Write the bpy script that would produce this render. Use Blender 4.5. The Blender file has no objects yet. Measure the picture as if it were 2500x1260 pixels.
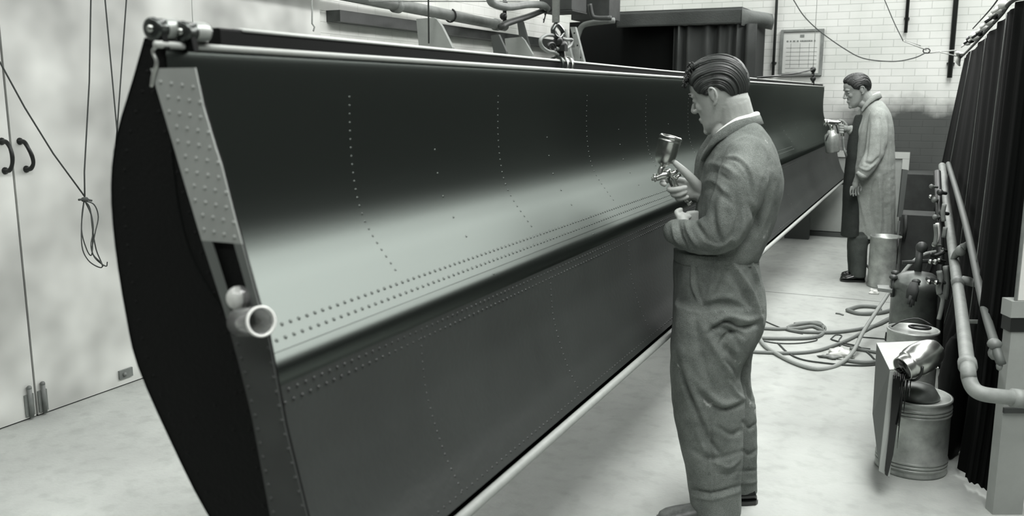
import bpy, math, random
import numpy as np
from mathutils import Vector, Matrix, noise
random.seed(5); rng = np.random.RandomState(5)
scene = bpy.context.scene
COL = scene.collection
PI = math.pi

# ---------------------------------------------------------------- camera
F = 2200.0; CX, CY = 1250.0, 630.0; H = 1.6
PITCH = math.atan(400 / F); YAW = math.atan(1050 / math.hypot(F, 400))
cam_d = bpy.data.cameras.new('camera'); cam = bpy.data.objects.new('camera', cam_d); COL.objects.link(cam)
cam_d.sensor_width = 36.0; cam_d.lens = F / 2500 * 36.0
cam.location = (0, 0, H); cam.rotation_euler = (PI / 2 - PITCH, 0, YAW)
cam_d.clip_start = 0.02
cam_d.dof.use_dof = True; cam_d.dof.focus_distance = 4.6; cam_d.dof.aperture_fstop = 4.0
scene.camera = cam

# ---------------------------------------------------------------- world, view
world = bpy.data.worlds.new('world'); scene.world = world; world.use_nodes = True
world.node_tree.nodes['Background'].inputs[0].default_value = (0.86, 0.93, 0.87, 1)
world.node_tree.nodes['Background'].inputs[1].default_value = 0.10
scene.view_settings.view_transform = 'Standard'; scene.view_settings.look = 'None'
scene.view_settings.gamma = 1.0; scene.view_settings.exposure = 0.26
scene.view_settings.use_curve_mapping = False
scene.display_settings.display_device = 'sRGB'
scene.cycles.max_bounces = 6; scene.cycles.diffuse_bounces = 4; scene.cycles.sample_clamp_indirect = 6.0

# ---------------------------------------------------------------- ceiling lights (one main light, three unseen fills added to brighten walls and floor)
LIGHTS = [  # name, location, size x, size y, power, tilt
    ('ceiling_lamp_light', (0.42, 4.6, 4.15), 1.5, 9.0, 500, 0),
    ('ceiling_lamp_light', (-0.9, 9.4, 4.15), 5.0, 0.4, 70, 0),  # fill added to brighten the far wall
    ('ceiling_lamp_light', (-3.3, 5.4, 4.15), 0.3, 10.0, 110, 0),  # fill added to brighten the doors and left wall
    ('ceiling_lamp_light', (-1.0, -1.0, 4.15), 5.0, 0.9, 120, 0),  # fill added behind the camera for the near end and left floor
]
for n, loc, sx, sy, pw, tilt in LIGHTS:
    ld = bpy.data.lights.new(n, 'AREA'); ld.shape = 'RECTANGLE'; ld.size = sx; ld.size_y = sy
    ld.energy = pw; ld.color = (1.0, 1.0, 0.985)
    lo = bpy.data.objects.new(n, ld); COL.objects.link(lo); lo.location = loc; lo.rotation_euler = (0, math.radians(tilt), 0)

wl = bpy.data.lights.new('window_daylight', 'AREA'); wl.shape = 'RECTANGLE'; wl.size = 3.2; wl.size_y = 1.0; wl.energy = 75; wl.color = (1, 1, .99)  # unseen area light added for the far upper panel to reflect
wo = bpy.data.objects.new('window_daylight', wl); COL.objects.link(wo); wo.location = (-.9, 10.80, 3.45); wo.rotation_euler = (math.radians(-90), 0, 0)

# ---------------------------------------------------------------- picture to place
FW = np.array([-math.sin(YAW) * math.cos(PITCH), math.cos(YAW) * math.cos(PITCH), -math.sin(PITCH)])
RT = np.array([math.cos(YAW), math.sin(YAW), 0.0]); UP = np.cross(RT, FW); C0 = np.array([0, 0, H])
FH = np.array([-math.sin(YAW), math.cos(YAW), 0.0])
def ray(x, y): return FW * F + RT * (x - CX) - UP * (y - CY)
def gx(x, y, X): r = ray(x, y); return C0 + r * (X / r[0])
def gy(x, y, Y): r = ray(x, y); return C0 + r * (Y / r[1])
def gz(x, y, Z): r = ray(x, y); return C0 + r * ((Z - H) / r[2])
def gd(x, y, d): r = ray(x, y); return C0 + r * (d / (r @ FH))
def projv(P):
    q = P - C0; w = q @ FW
    return CX + F * (q @ RT) / w, CY - F * (q @ UP) / w, w

# ---------------------------------------------------------------- materials
def mat(name, col, rough=0.6, metal=0.0, var=0.0, vscale=3.0, bump=0.0, bscale=40.0, detail=6, spec=0.5, coat=0.0, dark=None, stretch=None, trans=0.0):
    m = bpy.data.materials.new(name); m.use_nodes = True; nt = m.node_tree; b = nt.nodes['Principled BSDF']
    if not isinstance(col, tuple): col = tint(col)
    b.inputs['Base Color'].default_value = (*col, 1); b.inputs['Roughness'].default_value = rough
    b.inputs['Metallic'].default_value = metal; b.inputs['Specular IOR Level'].default_value = spec
    if coat: b.inputs['Coat Weight'].default_value = coat; b.inputs['Coat Roughness'].default_value = 0.12
    if trans: b.inputs['Transmission Weight'].default_value = trans; b.inputs['IOR'].default_value = 1.45
    if var or bump:
        tc = nt.nodes.new('ShaderNodeTexCoord'); mp = nt.nodes.new('ShaderNodeMapping')
        nt.links.new(tc.outputs['Object'], mp.inputs['Vector'])
        if stretch: mp.inputs['Scale'].default_value = stretch
    if var:
        n = nt.nodes.new('ShaderNodeTexNoise'); n.inputs['Scale'].default_value = vscale; n.inputs['Detail'].default_value = detail
        n.inputs['Roughness'].default_value = 0.62
        nt.links.new(mp.outputs[0], n.inputs['Vector'])
        r = nt.nodes.new('ShaderNodeValToRGB'); r.color_ramp.elements[0].position = 0.32; r.color_ramp.elements[1].position = 0.68
        lo = dark if dark else tuple(c * (1 - var) for c in col)
        hi = tuple(min(1, c * (1 + var * 0.4)) for c in col)
        r.color_ramp.elements[0].color = (*lo, 1); r.color_ramp.elements[1].color = (*hi, 1)
        nt.links.new(n.outputs['Fac'], r.inputs[0]); nt.links.new(r.outputs[0], b.inputs['Base Color'])
    if bump:
        n2 = nt.nodes.new('ShaderNodeTexNoise'); n2.inputs['Scale'].default_value = bscale; n2.inputs['Detail'].default_value = 4
        nt.links.new(mp.outputs[0], n2.inputs['Vector'])
        bp = nt.nodes.new('ShaderNodeBump'); bp.inputs['Strength'].default_value = bump; bp.inputs['Distance'].default_value = 0.01
        nt.links.new(n2.outputs['Fac'], bp.inputs['Height']); nt.links.new(bp.outputs[0], b.inputs['Normal'])
    return m
def tint(g):  # warm-grey whites, greenish blacks of the print
    k = max(0.0, min(1.0, g))
    return (g * (0.80 + 0.20 * k ** .30), g, g * (0.90 + 0.06 * k ** .30))

def brick_mat(name, paint, mortar, axis='x'):
    m = bpy.data.materials.new(name); m.use_nodes = True; nt = m.node_tree; b = nt.nodes['Principled BSDF']; L = nt.links.new
    tc = nt.nodes.new('ShaderNodeTexCoord'); sp = nt.nodes.new('ShaderNodeSeparateXYZ'); cb = nt.nodes.new('ShaderNodeCombineXYZ')
    L(tc.outputs['Object'], sp.inputs[0]); L(sp.outputs['X' if axis == 'x' else 'Y'], cb.inputs[0]); L(sp.outputs['Z'], cb.inputs[1])
    br = nt.nodes.new('ShaderNodeTexBrick'); L(cb.outputs[0], br.inputs['Vector'])
    br.inputs['Scale'].default_value = 1.0; br.inputs['Brick Width'].default_value = 0.235; br.inputs['Row Height'].default_value = 0.078
    br.inputs['Mortar Size'].default_value = 0.004; br.inputs['Mortar Smooth'].default_value = 0.6; br.inputs['Bias'].default_value = -0.2
    br.inputs['Color1'].default_value = (*tint(paint), 1); br.inputs['Color2'].default_value = (*tint(paint * 0.93), 1)
    br.inputs['Mortar'].default_value = (*tint(mortar), 1)
    n = nt.nodes.new('ShaderNodeTexNoise'); n.inputs['Scale'].default_value = 1.3; n.inputs['Detail'].default_value = 8
    L(tc.outputs['Object'], n.inputs['Vector'])
    mx = nt.nodes.new('ShaderNodeMix'); mx.data_type = 'RGBA'; mx.blend_type = 'MULTIPLY'; mx.inputs[0].default_value = 1.0
    rr = nt.nodes.new('ShaderNodeValToRGB'); rr.color_ramp.elements[0].position = .35; rr.color_ramp.elements[1].position = .6
    rr.color_ramp.elements[0].color = (.78, .80, .78, 1); rr.color_ramp.elements[1].color = (1, 1, 1, 1)
    L(n.outputs['Fac'], rr.inputs[0]); L(br.outputs['Color'], mx.inputs[6]); L(rr.outputs[0], mx.inputs[7])
    last = mx.outputs[2]
    if axis == 'x':   # dark patch with a ragged outline low on the right of the far wall
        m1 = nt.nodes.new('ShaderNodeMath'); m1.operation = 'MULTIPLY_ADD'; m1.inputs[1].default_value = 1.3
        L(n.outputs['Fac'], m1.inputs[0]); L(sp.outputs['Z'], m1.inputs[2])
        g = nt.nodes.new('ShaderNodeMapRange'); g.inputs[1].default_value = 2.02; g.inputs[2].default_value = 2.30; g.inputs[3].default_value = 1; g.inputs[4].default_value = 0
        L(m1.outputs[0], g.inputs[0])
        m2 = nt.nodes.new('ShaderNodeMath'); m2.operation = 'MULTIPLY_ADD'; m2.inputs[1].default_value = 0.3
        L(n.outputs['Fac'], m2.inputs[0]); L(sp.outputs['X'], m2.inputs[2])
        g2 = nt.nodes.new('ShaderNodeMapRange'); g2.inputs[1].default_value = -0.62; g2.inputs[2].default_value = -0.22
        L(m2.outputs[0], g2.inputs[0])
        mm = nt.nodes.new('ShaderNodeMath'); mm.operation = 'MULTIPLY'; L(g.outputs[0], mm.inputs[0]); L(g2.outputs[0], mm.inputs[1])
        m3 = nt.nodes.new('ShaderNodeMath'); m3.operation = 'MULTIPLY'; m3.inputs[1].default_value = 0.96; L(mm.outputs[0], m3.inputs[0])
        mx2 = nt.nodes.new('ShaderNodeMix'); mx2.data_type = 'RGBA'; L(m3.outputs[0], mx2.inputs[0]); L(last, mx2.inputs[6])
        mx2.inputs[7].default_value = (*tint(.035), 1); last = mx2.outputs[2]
    L(last, b.inputs['Base Color']); b.inputs['Roughness'].default_value = .75
    bp = nt.nodes.new('ShaderNodeBump'); bp.inputs['Strength'].default_value = .5; bp.inputs['Distance'].default_value = .006
    bp.invert = True; L(br.outputs['Fac'], bp.inputs['Height']); L(bp.outputs[0], b.inputs['Normal'])
    return m

def floor_mat():
    m = mat('concrete_floor', .37, .82, var=.24, vscale=1.1, bump=.25, bscale=60, detail=10)
    nt = m.node_tree; b = nt.nodes['Principled BSDF']; L = nt.links.new
    src = b.inputs['Base Color'].links[0].from_socket
    tc = nt.nodes.new('ShaderNodeTexCoord')
    n = nt.nodes.new('ShaderNodeTexNoise'); n.inputs['Scale'].default_value = 11; n.inputs['Detail'].default_value = 10; L(tc.outputs['Object'], n.inputs['Vector'])
    r = nt.nodes.new('ShaderNodeValToRGB'); r.color_ramp.elements[0].position = .30; r.color_ramp.elements[1].position = .5
    r.color_ramp.elements[0].color = (.86, .87, .86, 1); r.color_ramp.elements[1].color = (1, 1, 1, 1); L(n.outputs['Fac'], r.inputs[0])
    mx = nt.nodes.new('ShaderNodeMix'); mx.data_type = 'RGBA'; mx.blend_type = 'MULTIPLY'; mx.inputs[0].default_value = 1
    L(src, mx.inputs[6]); L(r.outputs[0], mx.inputs[7]); L(mx.outputs[2], b.inputs['Base Color'])
    return m

M = {}
M['floor'] = floor_mat()
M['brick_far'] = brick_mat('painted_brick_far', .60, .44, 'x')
M['brick_left'] = brick_mat('painted_brick_left', .80, .70, 'y')
M['sheet'] = mat('galvanised_sheet', .66, .45, metal=.25, var=.55, vscale=1.25, detail=3, bump=.05, bscale=3)
M['seam'] = mat('dark_gap', .008, .9)
M['black'] = mat('black_cloth', .0035, .95, spec=.1)
M['dark_wall'] = mat('dark_wall', .012, .85)
M['ceiling'] = mat('ceiling_board', .18, .9)
M['end_paint'] = mat('black_end_paint', .003, .6, spec=.12, bump=.15, bscale=120)
M['upper'] = mat('fresh_silver_paint', .115, .36, metal=.90, bump=.08, bscale=55, var=.10, vscale=2.0)
M['lower'] = mat('dark_primer', .026, .50, spec=.45, var=.22, vscale=2.0, bump=.08, bscale=60)
def glossy_paint(name, gloss, rough, base):
    m = bpy.data.materials.new(name); m.use_nodes = True; nt = m.node_tree; L = nt.links.new
    nt.nodes.remove(nt.nodes['Principled BSDF']); out = nt.nodes['Material Output']
    g = nt.nodes.new('ShaderNodeBsdfGlossy'); g.distribution = 'BECKMANN'; g.inputs['Roughness'].default_value = rough; g.inputs['Color'].default_value = (*tint(gloss), 1)
    d = nt.nodes.new('ShaderNodeBsdfDiffuse'); d.inputs['Color'].default_value = (*tint(base), 1)
    a = nt.nodes.new('ShaderNodeAddShader'); L(g.outputs[0], a.inputs[0]); L(d.outputs[0], a.inputs[1]); L(a.outputs[0], out.inputs['Surface'])
    tc = nt.nodes.new('ShaderNodeTexCoord'); n = nt.nodes.new('ShaderNodeTexNoise'); n.inputs['Scale'].default_value = 90; L(tc.outputs['Object'], n.inputs['Vector'])
    bp = nt.nodes.new('ShaderNodeBump'); bp.inputs['Strength'].default_value = .012; bp.inputs['Distance'].default_value = .01
    L(n.outputs['Fac'], bp.inputs['Height']); L(bp.outputs[0], g.inputs['Normal'])
    return m
M['upper'] = glossy_paint('fresh_silver_paint', .078, .43, .006)
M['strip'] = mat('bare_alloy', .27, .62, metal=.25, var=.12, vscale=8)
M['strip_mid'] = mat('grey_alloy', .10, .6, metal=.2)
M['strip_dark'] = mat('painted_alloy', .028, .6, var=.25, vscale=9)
M['bead'] = mat('polished_bead', .50, .30, metal=.85)
M['rail'] = mat('black_rail', .004, .6, spec=.12)
M['lit_cap'] = mat('bare_metal_edge', .42, .5, metal=.2)  # pale tone painting the light caught by rail top and lip
M['tube'] = mat('pale_rubber_tube', .30, .55, var=.12, vscale=30)
M['steel'] = mat('bright_steel', .55, .28, metal=1.0, var=.2, vscale=14)
M['roller'] = mat('dark_steel', .06, .25, metal=.7)
M['glass'] = mat('clear_glass', (.93, .95, .93), .04, trans=.92)
M['frost'] = mat('frosted_glass', .70, .25, spec=.6)
M['tin'] = mat('dull_tinplate', .36, .42, metal=.45, var=.45, vscale=9, bump=.06, bscale=14, dark=tint(.20))
M['tin_dark'] = mat('smeared_tinplate', .15, .42, metal=.6, var=.6, vscale=7)
M['paint_black'] = mat('wet_black_paint', .004, .18, spec=.6)
M['pipe_white'] = mat('cream_pipe_paint', .22, .55, var=.25, vscale=14, bump=.1, bscale=60)
M['pipe_grey'] = mat('grey_pipe_paint', .17, .5, var=.4, vscale=7)
M['pipe_dark'] = mat('dark_pipe', .035, .5, var=.4, vscale=7)
M['iron'] = mat('black_iron', .015, .45, metal=.3)
M['rope'] = mat('pale_rope', .45, .9, bump=.6, bscale=300)
M['string'] = mat('dark_string', .05, .9)
M['string_pale'] = mat('pale_string', .35, .9)
M['hose'] = mat('rubber_hose', .15, .55, bump=.3, bscale=200)
M['hose_pale'] = mat('dusty_hose', .25, .6, bump=.3, bscale=200)
M['board'] = mat('grey_board', .27, .7, var=.12, vscale=6)
M['board_pale'] = mat('pale_board', .42, .7, var=.1, vscale=5)
M['board_dark'] = mat('dark_board', .05, .7)
M['white'] = mat('white_paint', .66, .5, var=.08, vscale=4)
M['paper'] = mat('old_paper', .50, .8, var=.08, vscale=4)
M['ink'] = mat('faded_ink', .16, .8)
M['grimy'] = mat('grimy_box', .028, .7, var=.5, vscale=8)
M['curtain'] = mat('grey_black_cloth', .022, .85, bump=.3, bscale=90)
M['valance'] = mat('valance_cloth', .040, .85, bump=.3, bscale=60, var=.3, vscale=4)
M['flap'] = mat('flap_cloth', .09, .85, bump=.3, bscale=60, var=.3, vscale=5)
M['post'] = mat('grey_gloss_post', .30, .45, var=.12, vscale=5)
M['skin'] = mat('skin', .38, .52, var=.10, vscale=18, bump=.12, bscale=170, spec=.4)
M['skin2'] = mat('skin_tan', .27, .55, var=.12, vscale=18, spec=.35)
M['lens'] = mat('lamp_glow', .9, .5)

def cloth(name, col, var, stretch=None, bsc=900, splash=True):
    m = mat(name, col, .92, var=var, vscale=7, detail=12, spec=.15, dark=tint(col * (1 - var)))
    nt = m.node_tree; b = nt.nodes['Principled BSDF']; L = nt.links.new
    tc = nt.nodes.new('ShaderNodeTexCoord')
    n = nt.nodes.new('ShaderNodeTexNoise'); n.inputs['Scale'].default_value = 420; n.inputs['Detail'].default_value = 3; L(tc.outputs['Object'], n.inputs['Vector'])
    n2 = nt.nodes.new('ShaderNodeTexNoise'); n2.inputs['Scale'].default_value = 22; n2.inputs['Detail'].default_value = 5; L(tc.outputs['Object'], n2.inputs['Vector'])
    ad = nt.nodes.new('ShaderNodeMath'); ad.operation = 'MULTIPLY_ADD'; ad.inputs[1].default_value = 2.2
    L(n2.outputs['Fac'], ad.inputs[0]); L(n.outputs['Fac'], ad.inputs[2])
    bp = nt.nodes.new('ShaderNodeBump'); bp.inputs['Strength'].default_value = .75; bp.inputs['Distance'].default_value = .005
    L(ad.outputs[0], bp.inputs['Height']); L(bp.outputs[0], b.inputs['Normal'])
    src = b.inputs['Base Color'].links[0].from_socket
    r = nt.nodes.new('ShaderNodeValToRGB'); r.color_ramp.elements[0].position = .35; r.color_ramp.elements[1].position = .65
    r.color_ramp.elements[0].color = (.68, .70, .68, 1); r.color_ramp.elements[1].color = (1.2, 1.2, 1.2, 1); L(n.outputs['Fac'], r.inputs[0])
    mx = nt.nodes.new('ShaderNodeMix'); mx.data_type = 'RGBA'; mx.blend_type = 'MULTIPLY'; mx.inputs[0].default_value = 1
    L(src, mx.inputs[6]); L(r.outputs[0], mx.inputs[7]); last = mx.outputs[2]
    if splash:  # dried paint spots
        n3 = nt.nodes.new('ShaderNodeTexNoise'); n3.inputs['Scale'].default_value = 17; n3.inputs['Detail'].default_value = 3; L(tc.outputs['Object'], n3.inputs['Vector'])
        r3 = nt.nodes.new('ShaderNodeValToRGB'); r3.color_ramp.elements[0].position = .71; r3.color_ramp.elements[1].position = .76
        r3.color_ramp.elements[0].color = (0, 0, 0, 1); r3.color_ramp.elements[1].color = (1, 1, 1, 1); L(n3.outputs['Fac'], r3.inputs[0])
        mx3 = nt.nodes.new('ShaderNodeMix'); mx3.data_type = 'RGBA'; L(r3.outputs[0], mx3.inputs[0]); L(last, mx3.inputs[6])
        mx3.inputs[7].default_value = (*tint(col * 2.0), 1); last = mx3.outputs[2]
    L(last, b.inputs['Base Color'])
    return m
M['overall'] = cloth('cotton_overalls', .185, .38)
M['trouser'] = cloth('cotton_overalls_lower', .185, .42)
M['coat'] = cloth('dust_coat_cloth', .34, .18, splash=False)
M['darkcloth'] = cloth('dark_trouser_cloth', .075, .3, splash=False)
M['apron'] = cloth('dark_apron_cloth', .04, .3, splash=False)
M['shirt'] = mat('white_shirt', .72, .8)
M['leather'] = mat('black_leather', .008, .25, spec=.6)
M['leather_old'] = mat('scuffed_leather', .07, .5, var=.6, vscale=40)
def hair_mat(name, base, hi):
    m = bpy.data.materials.new(name); m.use_nodes = True; nt = m.node_tree; b = nt.nodes['Principled BSDF']; L = nt.links.new
    b.inputs['Roughness'].default_value = .48; b.inputs['Specular IOR Level'].default_value = .45
    at = nt.nodes.new('ShaderNodeAttribute'); at.attribute_name = 'strand'
    r = nt.nodes.new('ShaderNodeValToRGB'); r.color_ramp.elements[0].color = (*tint(base), 1); r.color_ramp.elements[1].color = (*tint(hi), 1)
    r.color_ramp.elements[0].position = .3; r.color_ramp.elements[1].position = .8
    L(at.outputs['Fac'], r.inputs[0]); L(r.outputs[0], b.inputs['Base Color'])
    bp = nt.nodes.new('ShaderNodeBump'); bp.inputs['Strength'].default_value = .9; bp.inputs['Distance'].default_value = .004
    L(at.outputs['Fac'], bp.inputs['Height']); L(bp.outputs[0], b.inputs['Normal'])
    return m
M['hair'] = hair_mat('brown_hair', .006, .045)
M['hair2'] = hair_mat('dark_hair', .005, .02)

# ---------------------------------------------------------------- mesh helpers
def V3(p): return np.array([float(p[0]), float(p[1]), float(p[2])])
def nrm(v): v = V3(v); return v / (np.linalg.norm(v) + 1e-12)
def frame(d):
    d = nrm(d); a = np.array([0, 0, 1.0]) if abs(d[2]) < .9 else np.array([1.0, 0, 0])
    u = nrm(np.cross(a, d)); v = np.cross(d, u); return u, v
class MB:
    def __init__(s): s.v = []; s.f = []; s.smooth = []
    def add(s, vs, fs, smooth=True):
        o = len(s.v); s.v += [tuple(map(float, p)) for p in vs]; s.f += [tuple(i + o for i in f) for f in fs]; s.smooth += [smooth] * len(fs); return s
    def rings(s, rs, cap=True, closed=True, smooth=True, loop=False):
        n = len(rs[0]); vs = [p for r in rs for p in r]; fs = []
        K = len(rs)
        for i in range(K if loop else K - 1):
            j2 = (i + 1) % K
            for k in range(n if closed else n - 1):
                k2 = (k + 1) % n
                fs.append((i * n + k, i * n + k2, j2 * n + k2, j2 * n + k))
        if cap and closed and not loop:
            fs.append(tuple(range(n))[::-1]); fs.append(tuple((K - 1) * n + k for k in range(n)))
        return s.add(vs, fs, smooth)
    def tube(s, path, r, seg=10, loop=False, flat=1.0, sub=0):
        P = [V3(p) for p in path]
        R = r if isinstance(r, (list, tuple)) else [r] * len(P)
        if sub: P, R = spline(P, R, sub, loop)
        n = len(P); rs = []; u = None
        for i in range(n):
            if loop: d = P[(i + 1) % n] - P[i - 1]
            else: d = P[min(i + 1, n - 1)] - P[max(i - 1, 0)]
            d = nrm(d)
            if u is None: u, v = frame(d)
            else:
                u = u - d * (u @ d); u = nrm(u); v = np.cross(d, u)
            rs.append([P[i] + R[i] * (math.cos(a) * u + flat * math.sin(a) * v) for a in np.linspace(0, 2 * PI, seg, endpoint=False)])
        return s.rings(rs, loop=loop)
    def box(s, c, sz, rz=0, axes=None):
        c = V3(c); hx, hy, hz = [q / 2 for q in sz]
        if axes is None: X = np.array([math.cos(rz), math.sin(rz), 0]); Y = np.array([-math.sin(rz), math.cos(rz), 0]); Z = np.array([0, 0, 1.0])
        else: X, Y, Z = [nrm(a) for a in axes]
        vs = [c + a * hx * X + b * hy * Y + d * hz * Z for d in (-1, 1) for a, b in ((-1, -1), (1, -1), (1, 1), (-1, 1))]
        return s.add(vs, [(3, 2, 1, 0), (4, 5, 6, 7), (0, 1, 5, 4), (1, 2, 6, 5), (2, 3, 7, 6), (3, 0, 4, 7)], False)
    def slab(s, poly, off):  # polygon thickened by vector
        n = len(poly); off = V3(off); a = [V3(p) for p in poly]; b = [p + off for p in a]
        fs = [tuple(range(n))[::-1], tuple(range(n, 2 * n))] + [(i, (i + 1) % n, n + (i + 1) % n, n + i) for i in range(n)]
        return s.add(a + b, fs, False)
    def lathe(s, base, d, prof, seg=32, cap=True, smooth=True):
        d = nrm(d); u, v = frame(d); base = V3(base)
        return s.rings([[base + d * h + r * (math.cos(a) * u + math.sin(a) * v) for a in np.linspace(0, 2 * PI, seg, endpoint=False)] for h, r in prof], cap=cap, smooth=smooth)
    def ball(s, c, r, seg=16, axes=None):
        r = (r, r, r) if not isinstance(r, (tuple, list)) else r; c = V3(c)
        A = [np.array([1, 0, 0]), np.array([0, 1, 0]), np.array([0, 0, 1])] if axes is None else [nrm(a) for a in axes]
        rs = []; m = seg // 2
        for i in range(1, m):
            t = PI * i / m
            rs.append([c + A[0] * r[0] * math.sin(t) * math.cos(a) + A[1] * r[1] * math.sin(t) * math.sin(a) - A[2] * r[2] * math.cos(t) for a in np.linspace(0, 2 * PI, seg, endpoint=False)])
        n = seg; vs = [p for q in rs for p in q] + [c - A[2] * r[2], c + A[2] * r[2]]; fs = []
        for i in range(len(rs) - 1):
            for k in range(n): fs.append((i * n + k, i * n + (k + 1) % n, (i + 1) * n + (k + 1) % n, (i + 1) * n + k))
        b0 = len(rs) * n
        for k in range(n): fs.append((b0, (k + 1) % n, k)); fs.append((b0 + 1, (len(rs) - 1) * n + k, (len(rs) - 1) * n + (k + 1) % n))
        return s.add(vs, fs)
    def build(s, name, material, parent=None): return obj(name, s.v, s.f, material, parent, s.smooth)
def spline(P, R, sub, loop=False):
    n = len(P); out = []; ro = []
    for i in range(n if loop else n - 1):
        p0 = P[(i - 1) % n] if (loop or i > 0) else 2 * P[0] - P[1]
        p1 = P[i]; p2 = P[(i + 1) % n]
        p3 = P[(i + 2) % n] if (loop or i + 2 < n) else 2 * P[-1] - P[-2]
        for k in range(sub):
            t = k / sub
            out.append(.5 * ((2 * p1) + (-p0 + p2) * t + (2 * p0 - 5 * p1 + 4 * p2 - p3) * t * t + (-p0 + 3 * p1 - 3 * p2 + p3) * t ** 3))
            ro.append(R[i] * (1 - t) + R[(i + 1) % n] * t)
    if not loop: out.append(P[-1]); ro.append(R[-1])
    return out, ro
WORLD = {}
def obj(name, v, f, material, parent=None, smooth=True):
    me = bpy.data.meshes.new(name); o = bpy.data.objects.new(name, me); COL.objects.link(o)
    v = np.array(v, dtype=float)
    base = np.zeros(3)
    if parent is not None: base = WORLD[parent.name].copy()
    else:
        base = np.array([(v[:, 0].min() + v[:, 0].max()) / 2, (v[:, 1].min() + v[:, 1].max()) / 2, v[:, 2].min()])
    me.from_pydata((v - base).tolist(), [], [tuple(q) for q in f]); me.update()
    sm = smooth if isinstance(smooth, list) else [smooth] * len(f)
    if len(sm) == len(me.polygons): me.polygons.foreach_set('use_smooth', sm)
    if material: me.materials.append(M[material] if isinstance(material, str) else material)
    WORLD[o.name] = base
    if parent is not None: o.parent = parent
    else: o.location = base
    return o
def tag(o, label=None, cat=None, group=None, kind=None):
    if label: o['label'] = label
    if cat: o['category'] = cat
    if group: o['group'] = group
    if kind: o['kind'] = kind
    return o
def thing(name, label, cat, loc, group=None):
    o = bpy.data.objects.new(name, None); COL.objects.link(o); o.location = tuple(map(float, loc)); o.empty_display_size = .05
    WORLD[o.name] = V3(loc); return tag(o, label, cat, group)
def setting(name, mb, m, parent=None):
    o = mb.build(name, m, parent)
    if parent is None: o['kind'] = 'structure'
    return o

# ================================================================ SETTING
XL = -4.04; YF = 10.87; XR = 3.0; YB = -2.2; ZC = 4.3
b = MB().box(((XL + XR) / 2, (YB + YF) / 2, -.05), (XR - XL + .4, YF - YB + .4, .1)); setting('floor', b, 'floor')
b = MB().box((XL / 2 + XR / 2, 7.46, .0004), (XR - XL, .012, .0012)); setting('trim_1', b, 'pipe_grey')     # joint across the slab
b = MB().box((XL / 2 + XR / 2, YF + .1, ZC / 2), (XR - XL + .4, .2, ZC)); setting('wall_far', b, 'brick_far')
b = MB().box((XL - .1, (YB + YF) / 2, ZC / 2), (.2, YF - YB, ZC)); setting('wall_left', b, 'brick_left')
b = MB().box((XR + .1, (YB + YF) / 2, ZC / 2), (.2, YF - YB, ZC)); setting('wall_right', b, 'dark_wall')
b = MB().box((XL / 2 + XR / 2, YB - .1, ZC / 2), (XR - XL + .4, .2, ZC)); setting('wall_rear', b, 'dark_wall')
b = MB().box((XL / 2 + XR / 2, (YB + YF) / 2, ZC + .05), (XR - XL + .4, YF - YB + .4, .1)); setting('ceiling', b, 'ceiling')

wn = MB()  # unseen window made up around the added reflection light
for x in (-2.56, -1.45, -.35, .76): wn.box((x, YF - .03, 3.45), (.07, .06, 1.2))
for z in (2.89, 3.45, 4.01): wn.box((-.9, YF - .035, z), (3.39, .05, .06))
setting('window_1', wn, 'pipe_white'); wpn = MB().box((-.9, YF - .012, 3.45), (3.3, .015, 1.1)); wpn.build('window_pane', 'white', bpy.data.objects['window_1'])

# sheet-metal sliding doors over the left wall
XD = XL + .035; ysm = gx(90, 1000, XD)[1]
def leaf(name, y0, y1):
    b = MB().box((XL + .0175, (y0 + y1) / 2, ZC / 2 - .2 + .008), (.035, y1 - y0, ZC - .4)); o = setting(name, b, 'sheet'); return o
d1 = leaf('door_1', YB + .02, ysm - .006); d2 = leaf('door_2', ysm + .006, 5.35)
b = MB().box((XL + .008, ysm, 1.9), (.012, .011, 3.8)); setting('trim_2', b, 'seam')
b = MB().box((XL + .012, (YB + 5.35) / 2, .004), (.02, 5.35 - YB, .007)); setting('trim_3', b, 'seam')
def dhandle(p_top, p_bot, parent):
    a = gx(*p_top, XD); c = gx(*p_bot, XD); out = np.array([.055, 0, 0])
    h = MB().tube([a, a + out * .6 + [0, 0, -.004], a + out - [0, 0, .03], (a + c) / 2 + out * 1.15, c + out + [0, 0, .03], c + out * .6 + [0, 0, .004], c], [.012, .011, .009, .010, .009, .011, .012], 10, sub=5)
    h.ball(a, .018, 10).ball(c, .018, 10)
    h.build('door_handle', 'iron', parent)
dhandle((48, 345), (64, 413), d2); dhandle((4, 345), (12, 417), d1)
for px, par, w in ((97, d1, .05), (112, d2, .04)):      # foot bolts
    p = gx(px, 1000 if px < 100 else 993, XD)
    p[1] = ysm + (-.04 if par is d1 else .035)
    k = MB().box((XD + .004, p[1], .075), (.008, .05, .11)).tube([(XD + .014, p[1], .012), (XD + .014, p[1], .165)], .011, 10)
    k.ball((XD + .014, p[1], .165), .013, 10)
    k.build('floor_bolt', 'pipe_grey', par)
q = gx(305, 912, XD); MB().box((XD + .006, q[1], .07), (.012, .09, .05)).ball((XD + .016, q[1] - .015, .07), .012, 8).build('hinge', 'pipe_grey', d2)

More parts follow.
